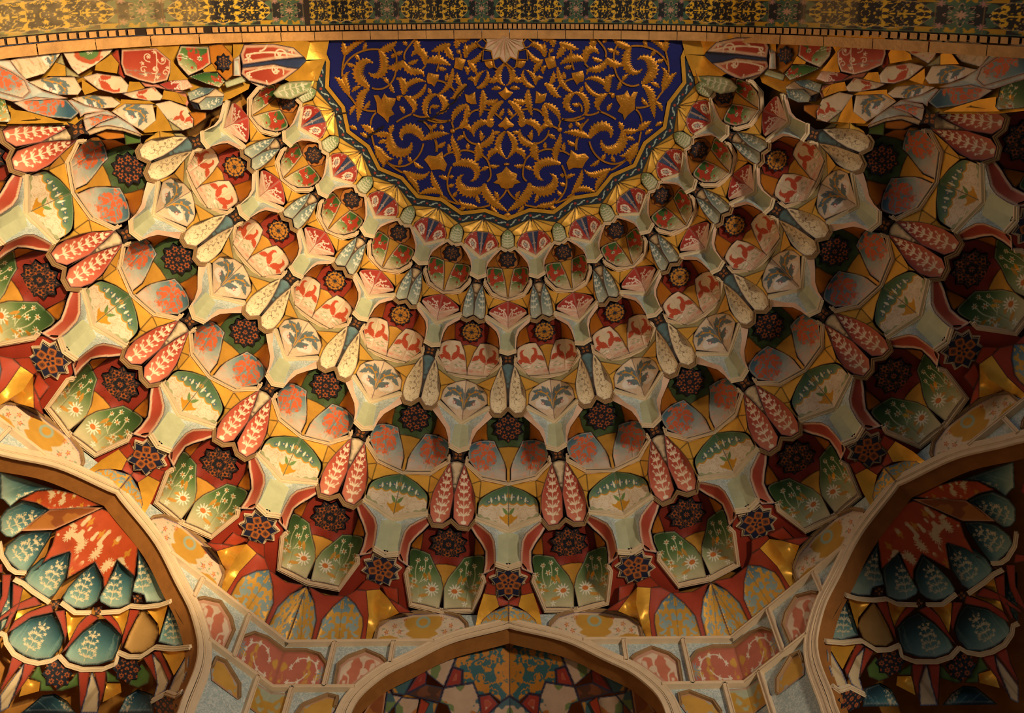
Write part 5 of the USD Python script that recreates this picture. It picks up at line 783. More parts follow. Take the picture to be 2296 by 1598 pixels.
 ["K_twin_petal","bluetwin",[[-2.336,0.258,8.774],[-2.266,0.236,8.899],[-2.191,0.264,9.026],[-2.227,0.294,8.954],[-2.327,0.32,8.777]],[3,0]],
 ["K_twin_petal","bluetwin",[[-2.282,0.352,8.847],[-2.24,0.315,8.929],[-2.145,0.336,9.088],[-2.158,0.393,9.047],[-2.213,0.414,8.946],[-2.272,0.398,8.851]],[2,5]],
 ["K_twin_petal","wedge",[[-2.194,0.265,9.037],[-2.147,0.317,9.105],[-2.148,0.338,9.099],[-2.243,0.317,8.94],[-2.285,0.353,8.858],[-2.33,0.321,8.788],[-2.231,0.296,8.967]],None],
 ["K_twin_petal","dark",[[-2.332,0.322,8.793],[-2.287,0.354,8.863],[-2.277,0.401,8.869],[-2.311,0.383,8.813]],None],
 ["K_red_fan","redvine",[[-2.02,-0.02,9.37],[-1.844,0.005,9.637],[-1.719,0.057,9.821],[-1.652,0.146,9.91],[-1.703,0.142,9.836],[-1.852,0.133,9.619],[-2.038,0.132,9.331],[-2.046,0.05,9.321]],[7,3]],
 ["K_red_fan","redvine",[[-2.039,0.151,9.326],[-1.853,0.16,9.614],[-1.766,0.204,9.735],[-1.691,0.227,9.84],[-1.789,0.292,9.681],[-1.879,0.327,9.544],[-2.008,0.258,9.362],[-2.05,0.195,9.302]],[7,3]],
 ["K_blue_wedge","darkblue",[[-2.039,0.132,9.333],[-1.852,0.134,9.621],[-1.704,0.142,9.839],[-1.653,0.149,9.911],[-1.642,0.178,9.924],[-1.692,0.227,9.842],[-1.767,0.204,9.737],[-1.853,0.16,9.616],[-2.039,0.152,9.328]],None],
 ["K_green_shield","shieldk",[[-1.868,0.385,9.558],[-1.822,0.335,9.638],[-1.762,0.318,9.73],[-1.67,0.328,9.859],[-1.582,0.351,9.981],[-1.631,0.423,9.885],[-1.755,0.457,9.698],[-1.844,0.423,9.58]],[4,0]],
 ["K_gold_web","gold",[[-1.903,-0.024,9.571],[-1.709,0.008,9.856],[-1.603,0.022,9.982],[-1.646,0.171,9.937],[-1.655,0.148,9.926],[-1.722,0.059,9.837],[-1.847,0.007,9.653],[-1.998,-0.014,9.433]],None],
 ["K_gold_web","gold",[[-1.603,0.022,9.982],[-1.452,0.024,9.982],[-1.492,0.172,9.983],[-1.646,0.171,9.937]],None],
 ["K_gold_web","gold",[[-1.644,0.18,9.938],[-1.492,0.172,9.983],[-1.618,0.28,9.955],[-1.694,0.229,9.856]],None],
 ["K_gold_web","gold",[[-1.492,0.172,9.983],[-1.569,0.348,9.982],[-1.672,0.329,9.866],[-1.763,0.318,9.737],[-1.793,0.294,9.7],[-1.694,0.229,9.856],[-1.618,0.28,9.955]],None],
 ["K_gold_web","gold",[[-2.084,-0.03,9.282],[-2.024,-0.018,9.389],[-2.051,0.053,9.34],[-2.092,0.079,9.269]],None],
 ["K_gold_web","paleblue",[[-2.092,0.079,9.271],[-2.052,0.053,9.344],[-2.055,0.198,9.322],[-2.013,0.261,9.383],[-1.883,0.33,9.565],[-1.922,0.351,9.501],[-2.047,0.229,9.33],[-2.097,0.171,9.253]],None],
]
NICHE_RIBS = [[[-0.347,4.187,6.503],[-0.281,4.248,6.49],[-0.192,4.287,6.49],[-0.142,4.291,6.499],[-0.094,4.271,6.524]],[[-0.125,4.323,6.476],[-0.061,4.318,6.489],[0.017,4.322,6.487],[0.143,4.31,6.482]],[[0.199,4.272,6.5],[0.306,4.252,6.476],[0.38,4.188,6.485]],[[0.426,4.143,6.486],[0.508,4.047,6.482],[0.536,3.971,6.492],[0.593,3.903,6.466],[0.65,3.8,6.434],[0.681,3.709,6.412]],[[0.023,4.547,6.271],[0.059,4.541,6.277],[0.095,4.56,6.249],[0.175,4.569,6.22],[0.259,4.55,6.213],[0.328,4.52,6.222],[0.381,4.47,6.252],[0.399,4.434,6.282]],[[0.399,4.434,6.282],[0.471,4.422,6.246],[0.555,4.372,6.231],[0.649,4.275,6.231],[0.685,4.206,6.25],[0.658,4.17,6.306]],[[0.656,4.169,6.309],[0.717,4.12,6.272],[0.768,4.049,6.251],[0.793,3.94,6.267],[0.865,3.818,6.196],[0.912,3.678,6.118]],[[0.934,3.983,5.9],[0.958,3.866,5.887],[0.972,3.717,5.727],[0.972,3.66,5.715]]]
ARCH_EDGE = [[-3.188,-0.156,7.25],[-3.091,-0.162,7.412],[-2.922,-0.157,7.694],[-2.746,-0.144,8.014],[-2.564,-0.122,8.383],[-2.364,-0.092,8.783],[-2.135,-0.059,9.182],[-1.881,-0.022,9.597],[-1.591,0.014,9.983],[-1.223,0.012,9.986],[-0.855,0.014,9.991],[-0.486,0.015,9.996],[-0.003,0.019,10.001],[0.435,0.027,9.997],[0.987,0.037,9.99],[1.355,0.048,9.984],[1.703,0.05,9.858],[1.985,0.024,9.444],[2.233,-0.005,9.016],[2.456,-0.03,8.61],[2.651,-0.054,8.211],[2.831,-0.075,7.849],[3.009,-0.09,7.552],[3.168,-0.102,7.289],[3.268,-0.108,7.12]]
# ------------------------------------------------------------------ paintings of the lower zone: s across (-1..1), t down (0..1), e distance to the edge in metres, x,y metres
def q_cartouche(s, t, e, x, y):
    c = ground(s, 'DEC8AC'); a = np.abs(s); w = nz(a, t, 9, 4)
    m = np.minimum(np.hypot(a / .42, (t - .30) / .36) - 1, np.maximum(a - .10 - .5 * np.maximum(t - .62, 0), .3 - t)); m = np.minimum(m, np.hypot(a / .34, (t - .68) / .14) - 1); c = lay(c, 'C8963C', aa(m + .25 * (w - .5), .05)); c = lay(c, '9FAF9C', aa(np.abs(np.hypot(s, (t - .30) * .8) - .13) - .03, .02))
    c = lay(c, 'C8963C', aa(np.minimum(np.hypot((a - .75) / .3, (t - .98) / .25) - 1, t * 0 + 9) + .3 * (w - .5), .05)); c = lay(c, '8C9A78', strokes(a, t, 13, 6, 1, 1, .62) * sm(a, .3, .42) * .8)
    for px, py in ((.62, .42), (.5, .62), (.78, .62), (.42, .18)): c = lay(c, 'C4614A', flower(a, t * .6, px, py * .6, .055, 5)); c = lay(c, 'E0AE5A', disc(a, t * .6, px, py * .6, .02))
    return lay(lay(c, 'D9BCA0', .8 * aa(e - .02, .006)), '55466A', .8 * aa(e - .006, .004)), None
def q_blotch(bg, fg, f=7., seed=1, th=.53, fg2=None, edge='B98A72', gl=0.):
    def g(s, t, e, x, y):
        w = meshkit.fbm(np.stack([np.abs(x) * f, y * f, x * 0 + seed], -1), 3, seed); v = np.abs(w - .5); c = ground(s, bg); m = sm(w, th - .02, th + .02); c = lay(c, fg, m)
        if fg2: c = lay(c, fg2, aa(np.abs(meshkit.fbm(np.stack([np.abs(x) * f * 1.6, y * f * 1.6, x * 0 + 5], -1), 2, seed + 3) - .5) - .025, .02))
        return lay(c, edge, .85 * aa(e - .008, .006)), m * gl
    return g
def q_scroll(s, t, e, x, y):
    c = ground(s, 'C9785C'); w = meshkit.fbm(np.stack([x * 13, y * 13, x * 0 + 2], -1), 2, 5); c = lay(c, 'E2C9AE', aa(np.abs(w - .5) - .055, .03)); w2 = meshkit.fbm(np.stack([x * 20, y * 20, x * 0], -1), 2, 9); c = lay(c, 'E2C9AE', sm(w2, .6, .64)); return lay(c, 'CC9A80', aa(e - .02, .006)), None
def q_peach(s, t, e, x, y):
    c = ground(s, 'C2705A'); c = lay(c, 'D2A04A', sm(nz(s, t, 4, 3), .55, .63)); m = np.zeros(len(s))
    for p in (curve((-.6, .9), (-.7, .3), (-.1, .2)), curve((-.1, .2), (.3, .1), (.5, .4)), curve((-.2, .6), (.1, .9), (.5, .8))): m = np.maximum(m, line(s, t, p, .018))
    for px, py in ((-.62, .55), (-.5, .3), (-.1, .2), (.3, .22), (.5, .42), (.5, .8), (.1, .8), (-.55, .8)): m = np.maximum(m, flower(s, t, px, py, .09, 5))
    c = lay(c, 'EADBC6', m); c = lay(c, '93A2A4', flower(s, t, -.85, .6, .26, 14, 0, .35)); c = lay(c, 'D0923A', flower(s, t, -.88, .62, .1, 5)); return lay(c, 'B06A52', aa(e - .012, .006)), None
def q_plain(col, lines=False, gl=0.):
    def g(s, t, e, x, y): return lay(ground(s, col), '33241C', .85 * aa(e - .005, .004)), np.full(len(s), gl)
    return g
def q_leaf(seed, top='4E6E7C', gold='CE983A'):
    def g(s, t, e, x, y):
        w = meshkit.fbm(np.stack([np.abs(s) * 7, t * 13, s * 0 + seed], -1), 2, seed); c = grad(t, [(0, '47687A'), (.45, '7F979A'), (1, 'A3ADA2')]); m = sm(w + .12 * (t - .35), .49, .53); c = lay(c, gold, m); c = lay(c, '8A6A30', aa(np.abs(s) - .02, .02) * .6)
        return lay(c, '4A3A50', .85 * aa(e - .005, .004)), m * .55
    return g
def q_shell(s, t, e, x, y):
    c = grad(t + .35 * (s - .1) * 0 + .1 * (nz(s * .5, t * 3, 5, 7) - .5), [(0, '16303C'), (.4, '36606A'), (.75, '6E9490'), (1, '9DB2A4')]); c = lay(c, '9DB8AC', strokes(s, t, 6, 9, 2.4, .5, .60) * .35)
    m = vine(s * .5, t, 11, 4, 0, .35, .92, .17, .045); c = lay(c, 'D8C8A4', m); c = lay(c, 'D8C8A4', flower(s * .5, t, .12, .55, .05, 6) + flower(s * .5, t, -.14, .68, .05, 6)); return lay(lay(c, '1A2A33', .85 * aa(e - .006, .005)), 'B9A8A0', .5 * aa(np.abs(e - .011) - .002, .003)), None
def q_orange(s, t, e, x, y):
    c = ground(s, 'B84A22'); c = lay(c, '9E3E1C', sm(nz(s, t, 3, 2), .5, .7) * .6)
    for i in range(-2, 3):
        for j, (r, n, col) in enumerate(((.105, 14, 'D9C29A'), (.065, 4, 'C8882E'), (.10, 7, 'C07A2A'))):
            yy = (.42, .2, .72)[j] + .03 * (i % 2); xx = i * .36 + (.18 if j else 0); c = lay(c, col, flower(s, t * .9, xx, yy, r, n, 0, .25))
    c = lay(c, 'D9C29A', sm(meshkit.noise(np.stack([s * 11, t * 11, s * 0], -1), 4), .74, .78) * sm(t, .1, .2) * (1 - sm(t, .6, .7))); return lay(c, '33201A', .85 * aa(e - .006, .005)), None
def q_web(s, t, e, x, y): return lay(lay(ground(s, 'D3BD96'), 'B9A27C', aa(np.abs(s) - .12, .1)), '2E3A6A', .85 * aa(e - .006, .004)), None
def q_dark(s, t, e, x, y):
    a = np.abs(x); w = meshkit.fbm(np.stack([a * 20, y * 20, a * 0], -1), 3, 3); c = lay(ground(s, '1F3C46'), '2F5A62', sm(meshkit.fbm(np.stack([a * 4, y * 4, a * 0], -1), 2, 8), .5, .6)); m = aa(np.abs(w - .5) - .035, .02); m = np.maximum(m, sm(meshkit.fbm(np.stack([a * 26, y * 26, a * 0 + 3], -1), 2, 6), .58, .62)); m = np.maximum(m, aa(a - .03 - .02 * np.cos(y * 60), .01)); return lay(lay(c, 'B5762A', m), '1A2444', .9 * aa(e - .008, .005)), m * .2
def q_cfl(s, t, e, x, y):
    c = ground(s, 'B79A82'); c = lay(c, '3F5A62', sm(meshkit.fbm(np.stack([x * 9, y * 9, x * 0], -1), 3, 12), .56, .6)); c = lay(c, 'A8642E', sm(meshkit.fbm(np.stack([x * 9, y * 9, x * 0 + 7], -1), 3, 15), .55, .59)); c = lay(c, '6A7A4A', sm(meshkit.fbm(np.stack([x * 12, y * 12, x * 0 + 9], -1), 2, 18), .62, .66)); return lay(c, '1F2444', .9 * aa(e - .007, .004)), None
def q_rf(s, t, e, x, y): c = ground(s, '8E2E22'); c = lay(c, 'BFA18A', aa(-(e - .035), .01)); c = lay(c, 'A2452E', sm(meshkit.fbm(np.stack([x * 16, y * 16, x * 0], -1), 2, 5), .52, .56) * aa(-(e - .035), .01)); return lay(c, '1F2444', .9 * aa(e - .007, .004)), None
def q_starpaint(k):
    f = star_col(k)
    def g(s, t, e, x, y): r = f(s, 2 * t - 1, e); return r
    return g
def q_k(fn, flip=1.):
    def g(s, t, e, x, y): return fn(s, t, e)
    return g
def p_redvine(s, t, e):
    c = grad(t, [(0, '9C3222'), (.6, 'AE4630'), (1, 'C67A5C')]); m = np.zeros(len(s))
    for k, p in enumerate((scroll(-.2, .3, .14, 0, 1), scroll(.2, .28, .14, 2, 1, sgn=-1), scroll(.0, .6, .13, 1, 1), scroll(-.3, .65, .1, 3, 1), scroll(.3, .65, .1, 4, 1), curve((0, 1), (-.1, .5), (0, .1)))): m = np.maximum(m, line(s, t, p, .012))
    for px, py in ((-.2, .3), (.2, .28), (0, .6), (-.35, .5), (.35, .48), (.05, .12), (-.1, .8), (.25, .78)): m = np.maximum(m, flower(s, t, px, py, .06, 5))
    c = lay(c, '8C9A92', strokes(s, t, 6, 11, 1.4, 4, .58) * sm(t, .62, .72) * .6); return outline(lay(c, 'E4CDB0', m), e, .012, margin=1), None
def p_greenheart(s, t, e):
    c = grad(t, [(0, 'DCC6A8'), (1, 'E2CDB2')]); a = np.abs(s); c = lay(c, 'BE5A38', aa(np.hypot(a * .9, t - .12) - .42 * (.7 + .6 * nz(s, t, 7, 5)), .03)); c = lay(c, '5E8048', aa(np.hypot(a * .9, t - .1) - .30 * (.7 + .6 * nz(s, t, 8, 6)), .03)); c = lay(c, 'E6D9C2', flower(s, t, 0, .08, .16, 14, 0, .4)); c = lay(c, 'DE9C84', strokes(s, t, 6, 15, 1, 4, .58) * sm(t, .6, .7)); return outline(c, e, .01, margin=1, mw=.02), None
QP = {'cartouche': q_cartouche, 'peach': q_peach, 'pinkscroll': q_scroll, 'bluegold': q_blotch('A9AE94', 'C89A40', 13., 3, .5, gl=.3), 'bluegold2': q_blotch('CB9A44', 'A2AFAE', 16., 8, .53), 'gold': None, 'red': q_plain('A23A22'), 'leafC': q_leaf(3), 'leafB': q_leaf(7), 'star_lunette': q_leaf(12),
      'shell': q_shell, 'tanshell': q_plain('B08A50'), 'orangefan': q_orange, 'ochrefan': q_blotch('A86A2C', '8A4A20', 8., 4, .52), 'whiteweb': q_web, 'green': q_plain('4E6A2E'), 'star': q_starpaint(5), 'small': q_k(lambda s, t, e: star_cross(s, 2 * t - 1, e)), 'darkbluegold': q_dark, 'creamfloral': q_cfl, 'redframe': q_rf, 'bluegold3': q_blotch('3A5A60', 'B07A34', 10., 6, .54, edge='1F2444'), 'darkfloral': q_blotch('4A2A1A', '6A3A22', 14., 6, .54, edge='1F2444'),
      'cream': q_k(k_cream), 'greenheart': q_k(p_greenheart), 'olive': q_plain('A59A6E'), 'redvine': q_k(p_redvine), 'green1': q_k(p_green1), 'amber': q_plain('B9701F'), 'star1': q_starpaint(1), 'sage': q_plain('B9BC98'), 'paleblue': q_blotch('AEB8B6', 'C6C9C0', 22., 3, .55), 'pinkk': q_k(k_pink), 'salmon': q_plain('C9806A'), 'heart': q_k(p_heart), 'coral': q_k(p_coral), 'daisy': q_k(p_daisy), 'bluetwin': q_k(t_blue), 'wedge': q_plain('D2B694'), 'dark': q_plain('20202A'), 'beige': q_plain('CDB08C'), 'darkblue': q_plain('2C3A5E'), 'shieldk': q_k(k_shield)}
def piece(part, kind, P, d, parent, org, mirror=False, axis=None, bulge=.01, proud=0., thick=.03, both=False):
    P = np.asarray(P, float) - np.asarray(d) * proud; fn = QP[kind]
    if kind == 'gold':
        o = patch(P, d, .025, bulge, thick); emit(part, o, 'gold_leaf', parent, org, mirror=mirror)
        if both: emit(part, o, 'gold_leaf', parent, org, mirror=True)
        return
    pl = kind in ('beige', 'darkblue', 'red', 'green', 'olive', 'amber', 'sage', 'salmon', 'wedge', 'dark', 'tanshell'); o = patch(P, d, .008 if pl else .006, bulge, thick, k='round')
    if axis is not None: s, t, e = frame(o, P[axis[0]], P[axis[1]]); 
    else: lo, hi = o.outline.min(0), o.outline.max(0); s = (o.uv[:, 0] - lo[0]) / (hi[0] - lo[0]) * 2 - 1; t = (o.uv[:, 1] - lo[1]) / (hi[1] - lo[1]); t = t if o.ev[2] < 0 else 1 - t; e = o.edge
    if kind in ('shell',): s = s * 2; e = o.edge
    c, g = fn(s, t, e, o.uv[:, 0], o.uv[:, 1])
    emit(part, o, 'paint', parent, org, c, g, mirror=mirror)
    if both: emit(part, o, 'paint', parent, org, c, g, mirror=True)
# ------------------------------------------------------------------ walls of the octagonal base, with their arches
ARCO = [(0, 6.895), (.25, 6.79), (.42, 6.705), (.69, 6.475), (.81, 6.375), (.91, 6.245), (.985, 6.11), (1.03, 5.92), (1.04, 5.5), (1.04, 3.4)]
ARCI = [(0, 6.842), (.24, 6.742), (.405, 6.66), (.665, 6.437), (.78, 6.34), (.872, 6.218), (.942, 6.09), (.982, 5.91), (.992, 5.5), (.992, 3.4)]
YW = 3.62
def sym2(A_): A_ = np.array(A_); A_ = np.vstack([smoothline(A_[:9], 30), A_[9:]]); return np.vstack([A_[::-1] * [-1, 1], A_[1:]])
import shapely.geometry as sg
def wallmesh(u0, u1, hole=True):
    p = sg.box(u0, 3.4, u1, 6.66).union(sg.box(-1.0, 6.6, 1.0, 7.0))
    if hole: p = p.difference(sg.Polygon(np.vstack([sym2(ARCI), [(.992, 3.3), (-.992, 3.3)]])))
    m = trimesh.creation.extrude_polygon(p, .10, engine='earcut'); V = m.vertices; return np.stack([V[:, 0], YW + V[:, 2], V[:, 1]], 1), m.faces[:, ::-1]
def spin(V, deg): a = math.radians(deg); V = np.asarray(V); return np.stack([V[:, 0] * math.cos(a) + V[:, 1] * math.sin(a), V[:, 1] * math.cos(a) - V[:, 0] * math.sin(a), V[:, 2]], 1)
SIDE = {0: 'back', -45: 'left', 45: 'right', -90: 'far_left', 90: 'far_right'}
for a in SIDE: V, Fc = wallmesh(-1.5, 1.5, abs(a) < 50); tag(put('wall_' + SIDE[a], spin(V, a), Fc, 'pale_blue_tracery'), kind='structure')
def semidome(scale=1.14, back=.10):
    A_ = np.array(ARCI)[::-1]; A_ = np.vstack([A_[:1], smoothline(A_[1:], 26)]); a = np.linspace(-math.pi / 2, math.pi / 2, 25); V = np.array([(r * scale * math.sin(t), YW + .10 + r * scale * math.cos(t) + back * min(1, 3 * math.cos(t)), z + .05 + back * .4) for r, z in A_ for t in a]); m = 25
    return V, np.array([f for i in range(len(A_) - 1) for j in range(m - 1) for f in ((i * m + j, i * m + j + 1, (i + 1) * m + j), (i * m + j + 1, (i + 1) * m + j + 1, (i + 1) * m + j))])
for a in (0, -45, 45): V, Fc = semidome(1.14, .10 if a else .75); tag(put('wall_%s_niche' % SIDE[a], spin(V, a), Fc, 'ochre_shell', smooth=True), kind='structure')
WN = {0: 'back wall', -45: 'left diagonal wall', 45: 'right diagonal wall'}
def polar(a): return (YW * math.sin(math.radians(a)), YW * math.cos(math.radians(a)), 6.0)
OW = np.array([0, YW, 6.0])
af = None
for a in (0, -45, 45):
    lab = f'pointed arch frame with brown reveal on the {WN[a]}'
    if af is not None: dup(af, lab, polar(a), -a); continue
    x = thing('arch_frame', lab, 'arch', polar(a), -a, 'pointed arch frames'); af = x
    O3 = sym2(ARCO); I3 = sym2(ARCI); Md = (O3 + I3) / 2; to3 = lambda P, y: np.column_stack([P[:, 0], np.full(len(P), YW + y), P[:, 1]])
    V, Fc = joinm(bar(to3(O3, -.022), .05, .02, (0, 1., 0)), bar(to3(Md, -.006), .03, .04, (0, 1, 0)), bar(to3(I3, -.018), .045, .016, (0, 1, 0))); put('arch_moulding', V, Fc, 'rib_plaster', x, smooth=40, origin=OW)
    r0, r1 = to3(I3, 0), to3(I3 * [.99, 1] + [0, -.003], .125); n_ = len(I3); V = np.vstack([r0, r1]); Fc = np.array([f for i in range(n_ - 1) for f in ((i, i + n_, i + 1), (i + 1, i + n_, i + n_ + 1))]); put('reveal', V, Fc, 'arch_reveal', x, smooth=40, origin=OW)
# half-wall sets of panels, ribs, squinch leaves: built once for each hand, then repeated on the three walls
HALF = [p for p in PIECES if p[0] in ('lunette', 'corner_panel', 'arched_panel', 'lower_panel', 'lower_arch', 'gold_column', 'leaf', 'red_web', 'corner_leaf', 'star_lunette', 'star_flank')]
HINFO = {'lunette': ('painted_lunette', 'cream lunette with gold cartouche', 'lunette'), 'corner_panel': ('folded_mural', 'salmon panel with white vine folded into the corner', 'wall panel'), 'arched_panel': ('arched_mural', 'small pink arched panel with cream scrolls', 'wall panel'), 'lower_panel': ('leafy_mural', 'grey-green panel with gold leaves, low', 'wall panel'), 'lower_arch': ('arched_mural', 'ochre and blue arched panel, low', 'wall panel'),
         'gold_column': ('gilded_fan', 'narrow gold fan between red facets', 'gilded facets'), 'leaf': ('squinch_leaf', 'blue and gold pointed leaf panel', 'leaf panel'), 'corner_leaf': ('corner_leaf', 'blue and gold leaf half in the corner', 'leaf panel'), 'red_web': ('red_web', 'dark red facets between leaves', 'red facets'), 'star_lunette': ('star_lunette', 'half blue and gold lunette under a star', 'lunette'), 'star_flank': ('star_flank', 'gold and red flank of the star lunette', 'gilded facets')}
dW = np.array([0, .57, .82]); hp = {}
for s_ in (-1, 1):
    for a in (0, -45, 45):
        hand = 'left half' if s_ < 0 else 'right half'
        for key in HINFO:
            nm, lab, cat = HINFO[key]; lab_ = f'{lab}, {hand} of the {WN[a]}'; kk = (key, s_)
            if kk in hp: dup(hp[kk], lab_, polar(a), -a); continue
            x = thing(nm, lab_, cat, polar(a), -a, f'{cat}s of the base walls'); hp[kk] = x
            for _, kind, P, ax in [p for p in HALF if p[0] == key]: piece({'gold': 'gold_facet', 'red': 'red_facet'}.get(kind, 'painted_face'), kind, P, dW, x, OW, mirror=s_ < 0, bulge=.012 if kind in ('gold', 'leafB', 'leafC') else .002, proud=.012, thick=.02)
            if key in ('lunette', 'arched_panel', 'corner_panel', 'lower_arch'):
                P = np.array([p for p in HALF if p[0] == key][0][2]); k = {'lunette': 8, 'arched_panel': 6, 'corner_panel': 5, 'lower_arch': 5}[key]; V, Fc = bar(P[:k] + [0, -.012, 0], .018, .03, (0, 1, 0)); V = V * MIR if s_ < 0 else V; put('arch_edge', V, Fc[:, [0, 2, 1]] if s_ < 0 else Fc, 'brown_moulding', x, smooth=40, origin=OW)
        kk = ('rails', s_); lab_ = f'pink plaster rail grid, {hand} of the {WN[a]}'
        if kk in hp: dup(hp[kk], lab_, polar(a), -a)
        else:
            x = thing('plaster_rails', lab_, 'rails', polar(a), -a, 'plaster rail grids'); hp[kk] = x
            for (u0, z0), (u1, z1) in (((1.50, 6.655), (.50, 6.655)), ((1.50, 6.17), (.97, 6.165)), ((1.165, 6.65), (1.165, 6.17)), ((.77, 6.65), (.77, 6.42)), ((1.365, 6.17), (1.365, 5.6))):
                V, Fc = bar(np.array([(s_ * u0, YW - .016, z0), (s_ * u1, YW - .016, z1)]), .03, .045, (0, 1., 0)); put('rail', V, Fc, 'rib_plaster', x, smooth=40, origin=OW)
# the stalactite niches of the diagonal walls
SH = [p for p in PIECES if p[0] in ('blue_shell', 'tan_shell', 'orange_fan', 'gold_web', 'red_web', 'white_web', 'green_web', 'star', 'small_star') and p[1] in ('shell', 'tanshell', 'orangefan', 'ochrefan', 'gold', 'red', 'whiteweb', 'green', 'star', 'small')]
SH = [p for p in SH if not p[0].startswith('K_')]; SH = SH[[p[0] for p in SH].index('blue_shell'):]
dN = np.array([.1, .58, .81]); dN /= np.linalg.norm(dN)
SI = {'shell': ('shell_cell', 'teal shell cell with cream flowers', 'shell cell'), 'tanshell': ('shell_cell', 'bare tan shell cell', 'shell cell'), 'orangefan': ('orange_fan', 'orange fan facet with cream sunflowers', 'fan facet'), 'ochrefan': ('orange_fan', 'ochre worn fan facet', 'fan facet'), 'gold': ('gold_facet', 'gold facet', 'gold facet'), 'red': ('red_facet', 'red strip facet', 'red facet'), 'whiteweb': ('white_web', 'white tapering web', 'web'), 'green': ('green_facet', 'green facet', 'green facet'), 'star': ('star_pendant', 'dark navy star with orange knot', 'star'), 'small': ('star_soffit', 'small dark cross star', 'star')}
for side in (-1, 1):
    wn = 'left' if side < 0 else 'right'; a = 45 * side
    items = [(SI[kind][1], 'upper' if np.mean([q[2] for q in P]) > 6.12 else 'middle' if np.mean([q[2] for q in P]) > 5.86 else 'lower', np.mean([q[0] for q in P])) for key, kind, P, ax in SH]
    for i, (key, kind, P, ax) in enumerate(SH):
        nm, lab, cat = SI[kind]; P = np.array(P); row = items[i][1]; k = sorted([u for l, r, u in items if (l, r) == items[i][:2]], reverse=True).index(items[i][2]) + 1
        x = thing(nm, f'{lab}, {row} row, {ORDN(k)} from inner jamb, {wn} niche', cat, polar(a), -a, f'{cat}s in the {wn} arch niche')
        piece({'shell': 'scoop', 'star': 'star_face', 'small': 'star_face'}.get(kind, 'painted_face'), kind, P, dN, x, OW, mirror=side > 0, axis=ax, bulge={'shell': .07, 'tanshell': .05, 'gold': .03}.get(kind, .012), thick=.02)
    x = thing('niche_ribs', f'cream ribs outlining the shell cells of the {wn} arch niche', 'rib', polar(a), -a)
    for r in NICHE_RIBS: V, Fc = joinm(bar(np.array(r), .022, .02, (0, .6, .8)), bar(np.array(r) + [0, .006, -.016], .014, .014, (0, .6, .8))); V = V * MIR if side > 0 else V; put('rib', V, Fc[:, [0, 2, 1]] if side > 0 else Fc, 'cream_plaster', x, smooth=40, origin=OW)
x = thing('painted_vaulting', 'blue and gold painted facets inside the back wall arch', 'painted vault', polar(0), 0)
for key, kind, P, ax in PIECES:
    if key == 'cn_blue': piece('arabesque_panel', kind, P, dW, x, OW, both=True, bulge=0, thick=.02)
    if key == 'cn_panel': piece('facet', kind, P, dW, x, OW, both=True, bulge=0, thick=.02)
# ------------------------------------------------------------------ scales beside the front arch, both ends
dK = np.array([-2.6, 1.15, 8.2]); dK /= np.linalg.norm(dK); KI = {'cream_scale': ('cream leaf-painted scale', 'painted scale'), 'heart_scale': ('cream heart-painted scale', 'painted scale'), 'gold_web': ('plain facet', 'facet'), 'red_panel': ('large red panel with cream vine', 'painted panel'), 'green_petal': ('green flower-painted petal', 'painted petal'), 'side_wall': ('niche side', 'facet'), 'gilded_ground': ('broad gilded ground behind painted scales', 'gilded ground'), 'star_soffit': ('small dark cross star', 'star'), 'star': ('dark star rosette', 'star'), 'stem': ('pale bracket face', 'bracket'), 'small_scale': ('small pink scrolled scale', 'painted scale'), 'coral_scale': ('pale blue scale with coral blossom', 'painted scale'), 'twin_petal': ('blue-grey hanging petal', 'hanging petal'), 'red_fan': ('red vine-painted fan half', 'painted panel'), 'blue_wedge': ('dark blue wedge of the red fan', 'painted panel'), 'green_shield': ('green leaf shield', 'painted shield')}
CW = {'gold': 'gold', 'olive': 'olive', 'red': 'red', 'salmon': 'salmon', 'paleblue': 'pale blue', 'amber': 'amber', 'beige': 'beige', 'green': 'green', 'sage': 'sage', 'wedge': 'pink', 'dark': 'black'}
for side in (-1, 1):
    cnt = {}; wn = 'left' if side < 0 else 'right'
    for key, kind, P, ax in PIECES:
        if not key.startswith('K_'): continue
        key = key[2:]; nm, cat = KI[key]; lab = nm if kind not in CW else f'{CW[kind]} {cat}'; cnt[lab] = cnt.get(lab, 0) + 1; P = np.array(P, float); ctr = P.mean(0); loc = ctr * (MIR if side > 0 else 1)
        x = thing({'red_panel': 'floral_mural', 'side_wall': 'amber_facet', 'stem': 'bracket', 'star': 'star_soffit'}.get(key, key), f'{lab}, {ORDN(cnt[lab])} from the {wn} end below the front arch', cat, loc, 0, f'corner facets, {wn} end')
        piece('painted_face', kind, P, dK, x, ctr if side < 0 else ctr * MIR, mirror=side > 0, axis=ax, bulge=.11 if key == 'gilded_ground' else .012 if kind not in ('gold',) else .005, proud=-.02 if key == 'gilded_ground' else 0., thick=.03)
# ------------------------------------------------------------------ the front arch: brick courses and a mosaic tile band on its soffit
AE = np.array(ARCH_EDGE); from scipy.interpolate import PchipInterpolator
_l = np.r_[0, np.cumsum(np.linalg.norm(np.diff(AE[:, [0, 2]], axis=0), axis=1))]
AEs = PchipInterpolator(AE[:, 0], AE[:, 1:])
def soff(x, v, lift=0.):
    x = np.asarray(x, float); yz = AEs(x); return np.stack([x, yz[..., 0] - v, yz[..., 1] + lift], -1)
def strip(x0, x1, n, v0, v1, lift, th=.03):
    xs = np.linspace(x0, x1, n); a, b, c, d = soff(xs, v0, lift), soff(xs, v1, lift), soff(xs, v1, lift + th), soff(xs, v0, lift + th); V = np.vstack([a, b, c, d]); Fc = []
    for k in range(4):
        for i in range(n - 1): p, q = k * n + i, ((k + 1) % 4) * n + i; Fc += [(p, q, p + 1), (p + 1, q, q + 1)]
    return V, np.array(Fc)
